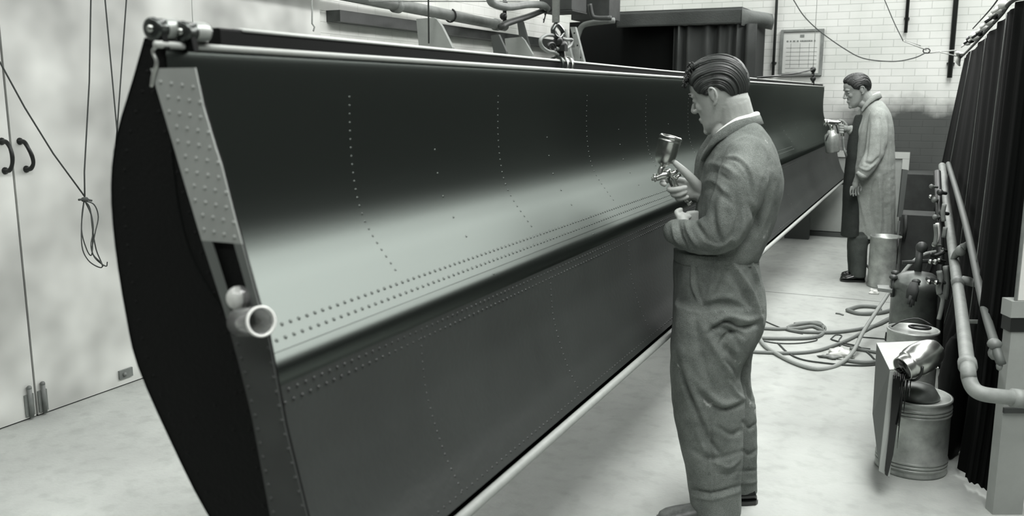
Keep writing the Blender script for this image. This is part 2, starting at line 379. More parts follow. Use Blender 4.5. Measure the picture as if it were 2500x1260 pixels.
# ================================================================ THE LONG RIVETED WING SECTION
Y0, Y1 = 1.15, 10.6
ws = thing('wing_section', 'long black and silver riveted metal wing section slung across the workshop behind the painter', 'wing section', (-1.1, 5.8, .68))
UP_PROF = [(-1.183, 1.678), (-1.178, 1.660), (-1.179, 1.60), (-1.1805, 1.54), (-1.180, 1.49), (-1.177, 1.44), (-1.1705, 1.393), (-1.160, 1.350), (-1.144, 1.313), (-1.121, 1.278), (-1.094, 1.244), (-1.066, 1.210), (-1.038, 1.177), (-1.017, 1.153), (-1.007, 1.140), (-1.002, 1.126), (-1.003, 1.110), (-1.008, 1.098)]
LO_PROF = [(-1.008, 1.099), (-1.0085, 1.07), (-1.004, 1.00), (-.998, .95), (-.985, .90), (-.967, .845), (-.945, .79), (-.92, .745), (-.897, .705)]
BACK = [(-1.225, 1.694), (-1.262, 1.62), (-1.308, 1.53), (-1.332, 1.44), (-1.334, 1.33), (-1.320, 1.20), (-1.300, 1.108), (-1.233, .977), (-1.155, .85), (-1.06, .75), (-.91, .675)]
def smooth_prof(P, sub=5):
    o, _ = spline([np.array([p[0], 0, p[1]]) for p in P], [0] * len(P), sub); return [(q[0], q[2]) for q in o]
RIBS = [Y0 + .52 + .745 * k for k in range(12)]
def skin(prof, buckle, ys):
    rows = []
    n = len(prof)
    for y in ys:
        ph = (y - RIBS[0]) / .745
        w = math.sin(PI * (ph % 1.0)) ** 2
        row = []
        for i, (x, z) in enumerate(prof):
            t = i / (n - 1); e = math.sin(PI * t) ** .8
            a = prof[max(i - 1, 0)]; c = prof[min(i + 1, n - 1)]
            tx, tz = c[0] - a[0], c[1] - a[1]; L = math.hypot(tx, tz) + 1e-9
            nx, nz = -tz / L, tx / L
            d = buckle * e * (w * 1.0 + .5 * noise.noise(Vector((y * 2.2, z * 3.0, 3.1))))
            row.append((x - nx * d * (1 if nx > 0 else -1), y, z - nz * d * (1 if nx > 0 else -1)))
        rows.append(row)
    return MB().rings(rows, cap=False, closed=False)
ys = list(np.arange(Y0, Y1, .062)) + [Y1]
up = smooth_prof(UP_PROF); lo = smooth_prof(LO_PROF)
def flip(mb): mb.f = [f[::-1] for f in mb.f]; return mb
def prof_at(prof, t):
    s = [0]
    for i in range(1, len(prof)): s.append(s[-1] + math.hypot(prof[i][0] - prof[i - 1][0], prof[i][1] - prof[i - 1][1]))
    d = t * s[-1]; i = int(np.clip(np.searchsorted(s, d), 1, len(prof) - 1)); k = (d - s[i - 1]) / (s[i] - s[i - 1] + 1e-9)
    x = prof[i - 1][0] * (1 - k) + prof[i][0] * k; z = prof[i - 1][1] * (1 - k) + prof[i][1] * k
    tx, tz = prof[i][0] - prof[i - 1][0], prof[i][1] - prof[i - 1][1]; L = math.hypot(tx, tz)
    n = (-tz / L, tx / L); n = n if n[0] > 0 else (-n[0], -n[1])
    return x, z, n, s[-1]
def rivet(mb, p, n, r=.0036, h=.0022, seg=7):
    n = nrm(n); u, v = frame(n); p = V3(p) - n * .0008
    A = np.linspace(0, 2 * PI, seg, endpoint=False)
    r1 = [p + r * (math.cos(a) * u + math.sin(a) * v) for a in A]; r2 = [p + n * h * .75 + r * .72 * (math.cos(a) * u + math.sin(a) * v) for a in A]
    fs = [(k, (k + 1) % seg, seg + (k + 1) % seg, seg + k) for k in range(seg)] + [(seg + k, seg + (k + 1) % seg, 2 * seg) for k in range(seg)]
    mb.add(r1 + r2 + [p + n * h], fs)
def rivet_run(mb, prof, t0, t1, y, step):
    L = prof_at(prof, 1)[3]; n = int((t1 - t0) * L / step)
    for k in range(n):
        x, z, nn, _ = prof_at(prof, t0 + (t1 - t0) * (k + .5) / n); rivet(mb, (x, y, z), (nn[0], 0, nn[1]))
def rivet_row(mb, prof, t, y0, y1, step, off=0, r=.0036, h=.0022):
    x, z, nn, _ = prof_at(prof, t); y = y0 + off
    while y < y1:
        rivet(mb, (x, y, z), (nn[0], 0, nn[1]), r, h); y += step * (1 if y < 5 else 2)
U = skin(up, .0005, ys); Lw = skin(lo, .0034, ys)
for k, y in enumerate(RIBS):
    if y < Y1:
        rivet_run(U, up, .12, .79, y, .018 if y < 5 else .035); rivet_run(Lw, lo, .06, .97, y, .018 if y < 5 else .035)
    if y + .37 < 5: rivet_run(U, up, .3, .97, y + .37, .055)
for t, o_, r in ((.868, 0, .0046), (.828, .012, .0046)): rivet_row(U, up, t, Y0 + .02, 7.5, .024, o_, .0048, .0042)
for t, o_, r in ((.035, 0, .0040), (.085, .012, .0034)): rivet_row(Lw, lo, t, Y0 + .02, 7.5, .024, o_, r)
rivet_row(Lw, lo, .955, Y0 + .02, 7.0, .026, 0, .0034)
# lap joint strip just above the ridge
lap = [prof_at(up, t) for t in np.linspace(.795, .90, 6)]
lapm = MB().rings([[(a[0] + a[2][0] * .0012, y, a[1] + a[2][1] * .0012) for a in lap] for y in (Y0, Y1)], cap=False, closed=False)
U.add(lapm.v, lapm.f)
U.build('upper_panel', 'upper', ws); Lw.build('lower_panel', 'lower', ws)
bk = smooth_prof(BACK, 3)
flip(MB().rings([[(x, y, z) for x, z in bk] for y in (Y0, Y1)], cap=False, closed=False)).build('rear_panel', 'end_paint', ws)
MB().tube([(-.885, y, .685) for y in (Y0 - .02, 4, 7, Y1 + .05)], .0125, 14).build('edge_tube', 'tube', ws)
# top: bead, dark rail and its top face, coloured pale as if lit
MB().tube([(-1.180, y, 1.681) for y in (Y0 - .02, 5, Y1)], .0062, 12).build('top_bead', 'lit_cap', ws)
MB().tube([(-1.178, Y0 - .005, 1.686), (-1.196, Y0 - .01, 1.672), (-1.190, Y0 - .01, 1.652), (-1.200, Y0 - .01, 1.63), (-1.205, Y0 - .01, 1.612)], .0035, 8, sub=4).build('edge_beading', 'bead', ws)
rail = MB()
ry0, ry1 = 1.30, 10.6
rs = []
for y in np.linspace(ry0, ry1, 24):
    k = (y - ry0) / (ry1 - ry0); zt = 1.7190 - .010 * min(1, k * 3); w = .010
    rs.append([(-1.196, y, 1.684), (-1.196, y, zt - .004), (-1.200, y, zt), (-1.222, y, zt), (-1.226, y, zt - .004), (-1.226, y, 1.684)])
rail.rings(rs, smooth=False)
rail.build('top_rail', 'rail', ws)
cap = MB()
CZ = lambda y: 1.7195 - .010 * min(1, (y - ry0) / (ry1 - ry0) * 3)
cap.rings([[(-1.1940, y, CZ(y) - .0045), (-1.1945, y, CZ(y) + .001), (-1.199, y, CZ(y) + .003), (-1.2235, y, CZ(y) + .003), (-1.2235, y, CZ(y) - .002), (-1.1965, y, CZ(y) - .0045)] for y in np.linspace(ry0 + .06, ry1, 24)])
cap.build('rail_cap', 'lit_cap', ws)

MB().slab([(-1.182, Y0, 1.676), (-1.228, Y0, 1.688), (-1.228, Y1, 1.688), (-1.182, Y1, 1.676)], (0, 0, -.004)).build('top_plate', 'end_paint', ws)
def roller(px, py, X, ln, r):
    p = gx(px, py, X); q = p + np.array([-.004, ln, .003])
    R = MB().lathe(p, q - p, [(0, r * .35), (0.0, r * .8), (.002, r), (.006, r * 1.03), (.008, r * .93), (ln * .5, r * .93), (ln - .004, r * .95), (ln, r * .8)], 28)
    ro = R.build('roller', 'roller', ws)
    MB().lathe(p + [0, -.004, 0], q - p, [(0, r * .28), (.002, r * .34), (.006, r * .34)], 16).build('roller_pin', 'steel', ro)
    MB().lathe(p, q - p, [(.008, r * .60), (ln * .45, r * .955), (ln * .9, r * .96)], 28, cap=False).build('roller_sleeve', 'tin', ro)
    MB().slab([p + [-.012, .01, -.004], p + [.012, .01, -.004], p + [.016, .012, -.032], p + [-.016, .012, -.032]], (0, .012, 0)).build('roller_bracket', 'rail', ro)
roller(368, 70, -1.190, .060, .0185); roller(441, 77, -1.172, .065, .0175)
# near end: black closing plate and riveted post with its lamp opening
YP = 1.142
LP = [(367, 167), (421, 349), (436, 400), (491, 584), (546, 755), (580, 877), (614, 1014), (658, 1253)]
RP = [(478, 176), (496, 262), (528, 369), (539, 400), (570, 523), (600, 632), (628, 734), (655, 823), (672, 918), (696, 1048), (747, 1253)]
Lw3 = [gy(*p, YP) for p in LP]; Rw3 = [gy(*p, YP) for p in RP]
Lw3.append(Lw3[-1] + (Lw3[-1] - Lw3[-2]) * .85); Rw3.append(Rw3[-1] + (Rw3[-1] - Rw3[-2]) * .75)
def at_z(P, z):
    for a, c in zip(P, P[1:]):
        if a[2] >= z >= c[2]: k = (a[2] - z) / (a[2] - c[2] + 1e-9); return a * (1 - k) + c * k
    return P[0] + (P[0] - P[1]) * ((z - P[0][2]) / (P[0][2] - P[1][2])) if z > P[0][2] else P[-1]
def ST(t, z):  # point on the post: t across, z height
    a, c = at_z(Lw3, z), at_z(Rw3, z); return a * (1 - t) + c * t
def post_strip(z0, z1, t0, t1, n=10, ys=0.0):
    a = [[ST(t0, z) + [0, ys, 0], ST(t1, z) + [0, ys, 0], ST(t1, z) + [0, ys + .003, 0], ST(t0, z) + [0, ys + .003, 0]] for z in np.linspace(z0, z1, n)]
    return MB().rings(a, smooth=False)
zt = Lw3[0][2]; zh0 = gy(545, 592, YP)[2]; zh1 = gy(590, 800, YP)[2]; zb = max(Lw3[-1][2], Rw3[-1][2])
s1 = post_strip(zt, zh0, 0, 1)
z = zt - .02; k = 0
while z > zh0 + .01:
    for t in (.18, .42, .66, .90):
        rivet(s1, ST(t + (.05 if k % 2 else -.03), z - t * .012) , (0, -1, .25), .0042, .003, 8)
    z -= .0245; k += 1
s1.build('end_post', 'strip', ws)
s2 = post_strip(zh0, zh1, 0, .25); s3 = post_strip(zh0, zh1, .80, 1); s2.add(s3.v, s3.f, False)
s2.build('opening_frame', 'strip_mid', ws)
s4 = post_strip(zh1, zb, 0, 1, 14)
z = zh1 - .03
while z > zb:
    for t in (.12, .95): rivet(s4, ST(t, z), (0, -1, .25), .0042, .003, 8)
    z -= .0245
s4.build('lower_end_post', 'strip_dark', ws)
# plate fills from the back skin to beyond the post; runs behind the opening as its dark recess
zs = list(np.linspace(1.69, .69, 40))
def back_x(z):
    for a, c in zip(bk, bk[1:]):
        if a[1] >= z >= c[1]: k = (a[1] - z) / (a[1] - c[1] + 1e-9); return a[0] * (1 - k) + c[0] * k
    return bk[0][0] if z > bk[0][1] else bk[-1][0]
def right_x(z):
    x = ST(.9, min(z, zt))[0] if z <= zt else -1.183 - (z - zt) * .0
    return x
ep = MB(); rows = []
for z in zs:
    xr = ST(.9, z)[0] if z < 1.615 else -1.183 - .02 * (z - 1.615)
    if z < zb: xr = -.90
    rows.append([(back_x(z), Y0 + .002, z), (max(xr, back_x(z) + .01), Y0 + .002, z), (max(xr, back_x(z) + .01), Y0 + .008, z), (back_x(z), Y0 + .008, z)])
ep.rings(rows, smooth=False)
for z in np.arange(.72, 1.64, .034):
    for t, d in ((0, -.02), (1, .03)):
        if t == 0: x = ST(0, z)[0] + d
        else: x = back_x(z) + d
        rivet(ep, (x, Y0 + .002, z), (0, -1, 0), .004, .0025)
for z, x in ((1.06, -1.12), (1.03, -1.17), (1.02, -1.08), (1.09, -1.07), (1.00, -1.13)): rivet(ep, (x, Y0 + .002, z), (0, -1, 0), .004, .0025)
ep.build('end_plate', 'end_paint', ws)
MB().rings([[(x, Y1, z) for x, z in [(back_x(z_), z_) for z_ in np.linspace(1.69, .69, 30)] + [(p[0], p[1]) for p in lo[::-1]] + [(p[0], p[1]) for p in up[::-1]]], [(x, Y1 - .01, z) for x, z in [(back_x(z_), z_) for z_ in np.linspace(1.69, .69, 30)] + [(p[0], p[1]) for p in lo[::-1]] + [(p[0], p[1]) for p in up[::-1]]]], smooth=False).build('far_end_plate', 'end_paint', ws)
# position lamp: frosted dome in the opening and a clear cylinder sticking out
lp = gy(588, 752, YP - .004); lamp = MB()
lampo = MB().box(gy(600, 765, YP), (.055, .012, .03)).build('lamp_socket', 'strip_dark', ws)
dm = gy(583, 728, YP - .006)
MB().ball(dm, (.022, .020, .021), 20).build('lamp_dome', 'glass', lampo)
MB().ball(gy(573, 728, YP - .006), (.012, .012, .016), 14).build('lamp_bulb', 'frost', lampo)
c0 = gy(585, 787, YP - .018); c1 = gy(638, 785, YP - .050); ax = nrm(c1 - c0); Lc = np.linalg.norm(c1 - c0)
g = MB().lathe(c0, ax, [(0, .010), (0, .022), (.003, .024), (Lc - .006, .024), (Lc, .0225), (Lc, .0200), (Lc - .004, .0205), (.004, .0205), (.004, .004)], 32)
g.build('lamp_cylinder', 'glass', lampo)
MB().lathe(c1 - ax * .003, ax, [(0, .0215), (0, .0250), (.004, .0252), (.004, .0215), (0, .0215)], 32, cap=False).build('lamp_ring', 'frost', lampo)
MB().box(c0 + ax * .012 + [0, 0, .012], (.030, .006, .010), axes=(ax, np.cross([0, 0, 1], ax), [0, 0, 1])).build('lamp_clip', 'frost', lampo)

# stand under the far end
st = thing('support_trestle', 'dark timber trestle carrying the far end of the wing section by the wall', 'trestle', (-1.35, 10.45, 0))
for x in (-1.70, -1.10 - .26): MB().box((x, 10.45, .315), (.26, .10, .63)).build('leg', 'board_dark', st)
MB().box((-1.30, 10.45, .6485), (.85, .14, .037)).build('top_beam', 'board_dark', st)

# ================================================================ THINGS ON THE FAR WALL
def wall_pipe(p0, p1, Y, r, m, label, name='wall_pipe', extra_top=True):
    a = gy(*p0, Y); c = gy(*p1, Y); a[0] = c[0]
    if extra_top: a[2] = ZC - .02
    mb = MB().tube([a, c], r, 12)
    for z in np.arange(c[2] + .15, a[2], .9): mb.box((c[0], Y + .03, z), (r * 3, .06, .02))
    return tag(mb.build(name, m), label, 'pipe')
wall_pipe((1888, 0), (1887, 186), YF - .06, .016, 'pipe_dark', 'thin dark pipe down the white brick wall left of the framed notice')
wall_pipe((2215, 0), (2211, 80), YF - .05, .018, 'iron', 'short black pipe end hanging on the brick above the second painter')
wall_pipe((2333, 0), (2318, 190), YF - .06, .026, 'iron', 'thick black pipe down the brick wall beside the dark curtain')
# framed notice
nf = thing('framed_notice', 'pale framed notice hanging on the white brick wall above the silver panel', 'notice', gy(1957, 182, YF - .02))
cs = [gy(x, y, YF - .03) for x, y in ((1905, 182), (2003, 183), (2008, 73), (1911, 72))]
x0 = (cs[0][0] + cs[3][0]) / 2; x1 = (cs[1][0] + cs[2][0]) / 2; z0 = cs[0][2]; z1 = cs[2][2]
MB().box(((x0 + x1) / 2, YF - .016, (z0 + z1) / 2), (x1 - x0, .02, z1 - z0)).build('backing', 'paper', nf)
fr = MB()
for (a, c, w, h) in (((x0 + x1) / 2, z1, x1 - x0 + .03, .025), ((x0 + x1) / 2, z0, x1 - x0 + .03, .025), (x0, (z0 + z1) / 2, .03, z1 - z0 - .026), (x1, (z0 + z1) / 2, .03, z1 - z0 - .026)): fr.box((a, YF - .025, c), (w, .04, h))
fr.build('frame', 'pipe_grey', nf)
tx = MB(); xx = x0 + .05; zz = z1 - .115
while xx < x1 - .06:
    w = random.uniform(.012, .026); tx.box((xx + w / 2, YF - .028, zz), (w, .003, .016)); xx += w + random.choice((.004, .004, .016))
MB().box(((x0 + x1) / 2, YF - .028, z1 - .06), (.045, .003, .03)).build('printed_emblem', 'ink', nf)
tx.build('printed_text', 'ink', nf)
tx = MB()
for k in range(3): tx.box((x0 + .10 + k * .10, YF - .028, (z0 + z1) / 2 - .03), (.003, .002, z1 - z0 - .22))
for k in range(7): tx.box(((x0 + x1) / 2, YF - .028, z1 - .19 - k * .045), (x1 - x0 - .10, .002, .0025))
tx.build('ruled_table', 'ink', nf)
# pale framed panel standing against the wall behind the second painter
pb = thing('pale_wall_panel', 'large pale grey framed panel leaning on the far wall behind the second painter', 'panel', (-.8, YF - .1, 0))
pa = gz(1965, 573, 0.0); xa = -1.325; xb = gy(2222, 372, 10.75)[0]; zt_ = gy(2222, 372, 10.75)[2]
MB().box(((xa + xb) / 2, 10.77, zt_ / 2 + .03), (xb - xa, .03, zt_ - .06)).build('board', 'board', pb)
fr = MB()
for c, s_ in ((((xa + xb) / 2, 10.75, zt_ - .035), (xb - xa, .03, .07)), ((xb - .035, 10.75, zt_ / 2 - .012), (.07, .03, zt_ - .12)),): fr.box(c, s_)
fr.build('frame', 'board_pale', pb)
MB().box(((xa + xb) / 2 + .1, 10.755, .025), (xb - xa + .3, .06, .05)).build('foot_rail', 'board_dark', pb)

# curtained booth in the corner
bo = thing('spray_booth', 'dark curtained booth with a cloth valance in the far left corner', 'booth', (-2.6, 9.9, 0))
YV = 9.8
tl = gy(1505, 28, YV); tr = gy(1812, 20, YV); zr = tr[2]
def wavy_sheet(xs, zs_, yf, thick=.006):
    fr_ = [[(x, yf(x, z), z) for x in xs] for z in zs_]; bk_ = [[(x, yf(x, z) + thick, z) for x in xs] for z in zs_]
    return [f_ + b_[::-1] for f_, b_ in zip(fr_, bk_)]
xs = np.linspace(tl[0], tr[0], 60)
zb_ = gy(1660, 62, YV)[2]
vz = [zr, zr - .02, (zr + zb_) / 2, zb_ + .02, zb_]
MB().rings(wavy_sheet(xs, vz, lambda x, z: YV + .02 * math.sin(x * 9) * (zr - z) * 4 + .03 * (zr - z)), smooth=True).build('valance', 'valance', bo)
MB().slab([(tl[0], YV, zr), (tr[0], YV, zr), (tr[0] + .02, YF - .02, zr), (tl[0], YF - .02, zr)], (0, 0, .015)).build('canopy', 'valance', bo)
# rounded side flap of the valance at its right end
ring = []
for z in np.linspace(zr, zb_ - .02, 6):
    bulge = .10 * math.sin(PI * (zr - z) / (zr - zb_ + .02)) ** .7
    ring.append([(tr[0] + bulge * math.sin(t) + .17 * (1 - math.cos(t)) * .5, YV + .9 * t / PI, z) for t in np.linspace(0, PI * .95, 12)])
MB().rings(ring, cap=False, closed=False).build('side_flap', 'flap', bo)
cx0 = gy(1640, 100, YV)[0]; cx1 = gy(1843, 100, YV)[0]
xs = np.linspace(cx0, cx1, 150)
def cf(x, z):
    u = (x - cx0) / (cx1 - cx0)
    return YV + .05 + .055 * math.sin(u * 44 + 2.2 * math.sin(u * 9)) * (.6 + .4 * math.sin(u * 17)) + .01 * z
MB().rings(wavy_sheet(xs, np.linspace(zb_, .06, 8), cf)).build('curtain', 'curtain', bo)
xl = gy(1395, 100, YV + .3)[0]
MB().rings(wavy_sheet(np.linspace(xl, cx0 + .05, 60), np.linspace(2.42, .06, 4), lambda x, z: YV + .22 + .02 * math.sin(x * 14))).build('dark_lining', 'black', bo)  # black sheet standing in for shade inside the booth
MB().box((tr[0] + .06, 10.3, zb_ / 2 + .02), (.05, .85, zb_ - .04)).build('side_panel', 'curtain', bo)

# ================================================================ THINGS HIGH ON THE LEFT
def tagged(mb, name, m, label, cat, group=None, parent=None):
    return tag(mb.build(name, m), label, cat, group)
XP = -3.85
p = thing('overhead_pipe', 'thick grey pipe running high along the white left wall', 'pipe', gx(1060, 30, XP))
a = gx(800, -22, XP); c = gx(1232, 64, XP); d = nrm(c - a)
MB().tube([a - d * 1.5, a, c], .046, 20).build('pipe_run', 'pipe_grey', p)
for px, py in ((968, 14), (1212, 60)):
    q = gx(px, py, XP); MB().tube([q - d * .03, q + d * .03], .055, 20).build('coupling', 'pipe_grey', p)
q = gx(1100, 38, XP); cl = MB()
cl.tube([q + .054 * (np.cross(d, [1, 0, 0]) * math.sin(t) + np.array([1, 0, 0]) * math.cos(t)) for t in np.linspace(-.4 * PI, 1.1 * PI, 14)], .007, 8)
cl.tube([q + [-.05, 0, 0], q + [-.18, 0, 0.02]], .01, 8); cl.build('pipe_clip', 'iron', p)
tagged(MB().box((XL + .06, 7.62, gx(1060, 80, XL + .12)[2] + .04), (.12, 4.3, .08)), 'wall_ledge', 'pipe_dark', 'dark timber ledge along the left wall just below the overhead pipe', 'ledge')  # dark bar put in place of the pipe's shadow on the wall
# bend and riser
XQ = -3.55
pts = [gx(*q, XQ) for q in ((1195, -8), (1203, 8), (1240, 17), (1290, 11), (1325, 13), (1338, 22))]
tagged(MB().tube(pts, [.035, .035, .034, .034, .034, .030], 14, sub=5), 'curved_pipe', 'pipe_grey', 'curved grey pipe bend above the hoist rope', 'pipe')
pts = [gx(*q, XQ - .06) for q in ((1222, 66), (1240, 56), (1290, 40), (1335, 22))]
tagged(MB().tube(pts, [.030, .030, .028, .026], 14, sub=3), 'branch_pipe', 'pipe_dark', 'dark branch pipe slanting up from the end of the overhead pipe', 'pipe')
tagged(MB().tube([gx(1232, -10, XQ - .1), gx(1232, 52, XQ - .1)], .018, 10).ball(gx(1229, 40, XQ - .1), .035, 10).ball(gx(1233, 10, XQ - .1), .03, 10), 'valve_riser', 'iron', 'black valve riser between the curved pipe and the branch pipe', 'valve')
tagged(MB().tube([gx(1335, 24, XQ), gx(1327, 55, XQ)], .007, 6).ball(gx(1331, 35, XQ), .011, 6).ball(gx(1328, 48, XQ), .011, 6), 'pull_chain', 'iron', 'short pull chain hanging from the curved pipe', 'chain')
tagged(MB().tube([gx(900, 3, -3.6), gx(1315, 3, -3.6)], .006, 6), 'conduit', 'pipe_white', 'thin pale conduit above the thick overhead pipe', 'conduit')
dk = thing('ceiling_duct', 'long sheet metal duct hung from the ceiling above the metal doors', 'duct', (-3.52, 1.3, 2.62))  # unseen blocker added to throw shade on the doors
MB().box((-3.57, 1.3, 2.76), (.26, 6.2, .26)).build('duct_run', 'pipe_grey', dk)
for y in (-1.2, .6, 2.4, 4.0):
    MB().tube([(-3.57, y, 2.88), (-3.57, y, ZC)], .008, 6).build('hanger', 'iron', dk)
# pale jig boards standing behind the wing section
def jig(poly, Y, m, label, leg):
    P = [gy(x, y, Y) for x, y in poly]; lowest = P[-2:]
    P2 = P[:-1] + [np.array([P[-2][0], Y, 0.0]), np.array([P[-1][0], Y, 0.0]), P[-1]]
    P2 = [np.array([q[0], Y, q[2]]) for q in P2]
    return tagged(MB().slab(P2, (0, .035, 0)), 'profile_board', m, label, 'board')
jig([(1016, 46), (1058, 43), (1066, 47), (1078, 64), (1104, 116), (1022, 108)], 6.3, 'board', 'grey tapered profile board, widest of those behind the silver panel', 0)
jig([(1198, 87), (1206, 85), (1217, 84), (1236, 126), (1204, 124)], 7.2, 'board_dark', 'narrow dark profile board between the two grey ones', 0)
jig([(1232, 94), (1272, 90), (1280, 98), (1300, 132), (1236, 128)], 7.9, 'board', 'smaller grey profile board nearest the hoist rope', 0)
jig([(1262, 52), (1271, 46), (1276, 54), (1293, 116), (1268, 96)], 8.3, 'board_dark', 'dark pointed profile board standing behind the smaller grey one', 0)
for k, (px, w) in enumerate(((1245, .03), (1255, .02))):
    a = gy(px, 58, 8.7); tagged(MB().box((a[0], 8.7, a[2] / 2), (w, .04, a[2])), 'upright_batten', 'white', ('wider' if k == 0 else 'thinner') + ' of two white upright battens behind the profile boards', 'batten')
# white slotted uprights right of the hoist rope
for k, (a, c) in enumerate((((1368, 72), (1385, 146)), ((1392, 66), (1412, 146)))):
    A = gy(*a, 8.2 + k * .12); Cc = gy(*c, 8.2 + k * .12); dd = nrm(Cc - A); Bt = A + dd * ((0 - A[2]) / dd[2])
    mb = MB().slab([A, A + [.05, 0, 0], Bt + [.07, 0, 0], Bt - [.02, 0, 0]], (0, .05, 0))
    if k: mb.box(gy(1405, 133, 8.32) + [0, -.01, 0], (.10, .04, .13))
    o = tagged(mb, 'slotted_upright', 'pipe_white', ('left' if k == 0 else 'right') + ' of two leaning cream slotted uprights beside the hoist rope', 'upright')
    for j in range(4): MB().lathe(A + dd * (.06 + j * .12) + [.028, -.001, 0], (0, -1, 0), [(0, .008), (.002, .008)], 10).build('bolt_hole', 'seam', o)
tagged(MB().box(gy(1375, -20, 8.6) + [0, 0, .02], (.34, .4, .42)).box(gy(1375, 31, 8.6) + [0, -.01, 0], (.36, .4, .012)), 'ventilation_duct', 'grimy', 'dark box duct with a pale lower rim high beside the hoist rope', 'duct')
tagged(MB().box(gy(1455, 5, 9.3) + [0, 0, 0], (.42, .35, .38)), 'switch_box', 'grimy', 'dark box high on the wall left of the booth valance', 'box')
tagged(MB().tube([gy(1440, 10, 9.0), gy(1446, 38, 9.0), gy(1460, 44, 9.0), gy(1492, 44, 9.0)], .024, 12, sub=4), 'elbow_pipe', 'pipe_dark', 'dark elbow pipe under the switch box, upper of the two', 'pipe')
tagged(MB().tube([gy(1500, 50, 9.1), gy(1440, 57, 9.1), gy(1420, 66, 9.1), gy(1410, 90, 9.1), gy(1400, 130, 9.1)], .030, 12, sub=4), 'drop_pipe', 'pipe_grey', 'grey pipe turning down at the left edge of the booth', 'pipe')
for k, (a, c, X) in enumerate((((1108 - 58, -5), (1047, 106), -2.9), ((763, -5), (762, 40), -3.3))):
    m_ = 'string' if k == 0 else 'string_pale'
    pth = [gx(*a, X), gx(*c, X)] if k == 0 else [gx(768, -6, X), gx(762, 30, X), gx(762, 58, X), gx(768, 66, X), gx(765, 76, X)]
    pth[0][2] = ZC - .01
    tagged(MB().tube(pth, .005, 6), 'hanging_cord', m_, 'dark cord hanging in front of the widest profile board' if k == 0 else 'pale knotted cord hanging at the end of the sheet metal door', 'cord')

# hoist: rope, shackle, air hoses, rings round the rail
ho = thing('hoist_sling', 'pale rope hoist with shackle and looped hoses holding the middle of the wing section', 'hoist', (-1.21, 4.3, 1.71))
yh = gx(1368, 150, -1.21)[1]; 
def hs(px, py, dy=0): return gx(px, py, -1.21) + np.array([0, dy, 0])
tp = hs(1357, 55); MB().tube([(tp[0] - .0, tp[1], ZC - .01), tp], .013, 12).build('rope', 'rope', ho)
for k, (px, m) in enumerate(((1358, 'roller'), (1370, 'steel'), (1382, 'steel'))):
    c = hs(px, 150); MB().tube([(c[0] + .026 * math.cos(t), c[1] + .004 * math.sin(t), 1.700 + .027 * math.sin(t)) for t in np.linspace(0, 2 * PI, 24, endpoint=False)], .0055, 8, loop=True).build('sling_ring', m, ho)
MB().tube([hs(1368, 140), hs(1369, 125), hs(1371, 108)], [.016, .013, .015], 12).box(hs(1366, 118), (.05, .03, .02)).ball(hs(1362, 100), .017, 10).ball(hs(1372, 112), .02, 12).build('swivel', 'iron', ho)
MB().tube([hs(*q) for q in ((1357, 60), (1350, 72), (1353, 86), (1366, 92), (1374, 80), (1366, 66))], .008, 10, loop=True, sub=5).build('shackle', 'roller', ho)
MB().tube([hs(*q) for q in ((1353, 74), (1362, 88), (1378, 96), (1395, 97), (1396, 104), (1390, 114), (1372, 122), (1358, 118))], .0060, 10, sub=6).build('air_hose', 'pipe_grey', ho)
MB().tube([hs(*q) for q in ((1350, 86), (1333, 86), (1320, 96), (1322, 112), (1336, 124), (1352, 128), (1362, 134))], .0060, 10, sub=6).build('air_hose', 'pipe_grey', ho)
MB().tube([hs(*q) for q in ((1352, 128), (1340, 120), (1340, 108), (1350, 106), (1356, 116), (1354, 126))], .0045, 8, sub=5).build('air_hose', 'iron', ho)
# far sling: rod, hook, small chain
fs_ = thing('lifting_rod', 'dark lifting rod and hook at the far end of the wing section', 'lifting rod', (-1.2, 9.6, 1.7))
def fh(px, py): return gx(px, py, -1.2)
MB().tube([fh(1847, 190), fh(1905, 185), fh(1985, 183)], .008, 8).build('rod', 'iron', fs_)
MB().tube([fh(1900, 185), fh(1950, 178), fh(1985, 170)], .007, 8).build('rod', 'iron', fs_)
hk = fh(1985, 205); MB().tube([(hk[0], hk[1], 1.69), fh(1985, 190), fh(1985, 166)], .014, 8).ball(fh(1985, 170), .03, 8).ball(fh(1985, 192), .03, 8).build('hook', 'iron', fs_)
tq = fh(1985, 166); MB().tube([tq, (tq[0], tq[1], ZC - .01)], .003, 6).build('wire', 'string_pale', fs_)
# cables on the far wall side
def cable(pts, Y, r, m, label, name='cable', sub=8):
    P = [gy(*q[:2], Y + (q[2] if len(q) > 2 else 0)) for q in pts]
    return tagged(MB().tube(P, r, 6, sub=sub), name, m, label, 'cable')
cable(((1935, -4), (1962, 38), (2000, 75), (2060, 118), (2110, 143), (2180, 150), (2230, 142), (2262, 128)), 9.6, .006, 'string', 'dark cable sagging across the brick wall to the hook ring')
cable(((2158, -4), (2183, 55), (2205, 100)), 9.6, .005, 'string', 'short cable dropping to the hook wire near the pipe end')
ck = thing('tie_wire', 'pale tie wire with a ring at the top corner of the black dust sheet', 'wire', gy(2265, 125, 9.7))
MB().tube([gy(2205, 100, 9.6), gy(2262, 122, 9.7)], .006, 6).tube([gy(2210, 98, 9.6), gy(2248, 112, 9.7)], .004, 6).build('wire', 'rope', ck)
rg = gy(2262, 124, 9.7); MB().tube([rg + [.03 * math.cos(t), 0, .022 * math.sin(t)] for t in np.linspace(0, 2 * PI, 16, endpoint=False)], .006, 6, loop=True).build('ring', 'iron', ck)
MB().tube([gy(2262, 130, 9.7), gy(2300, 125, 9.75), gy(2335, 123, 9.8)], .007, 6).tube([gy(2295, 127, 9.7), gy(2335, 137, 9.8)], .006, 6).build('rope_strand', 'rope', ck)

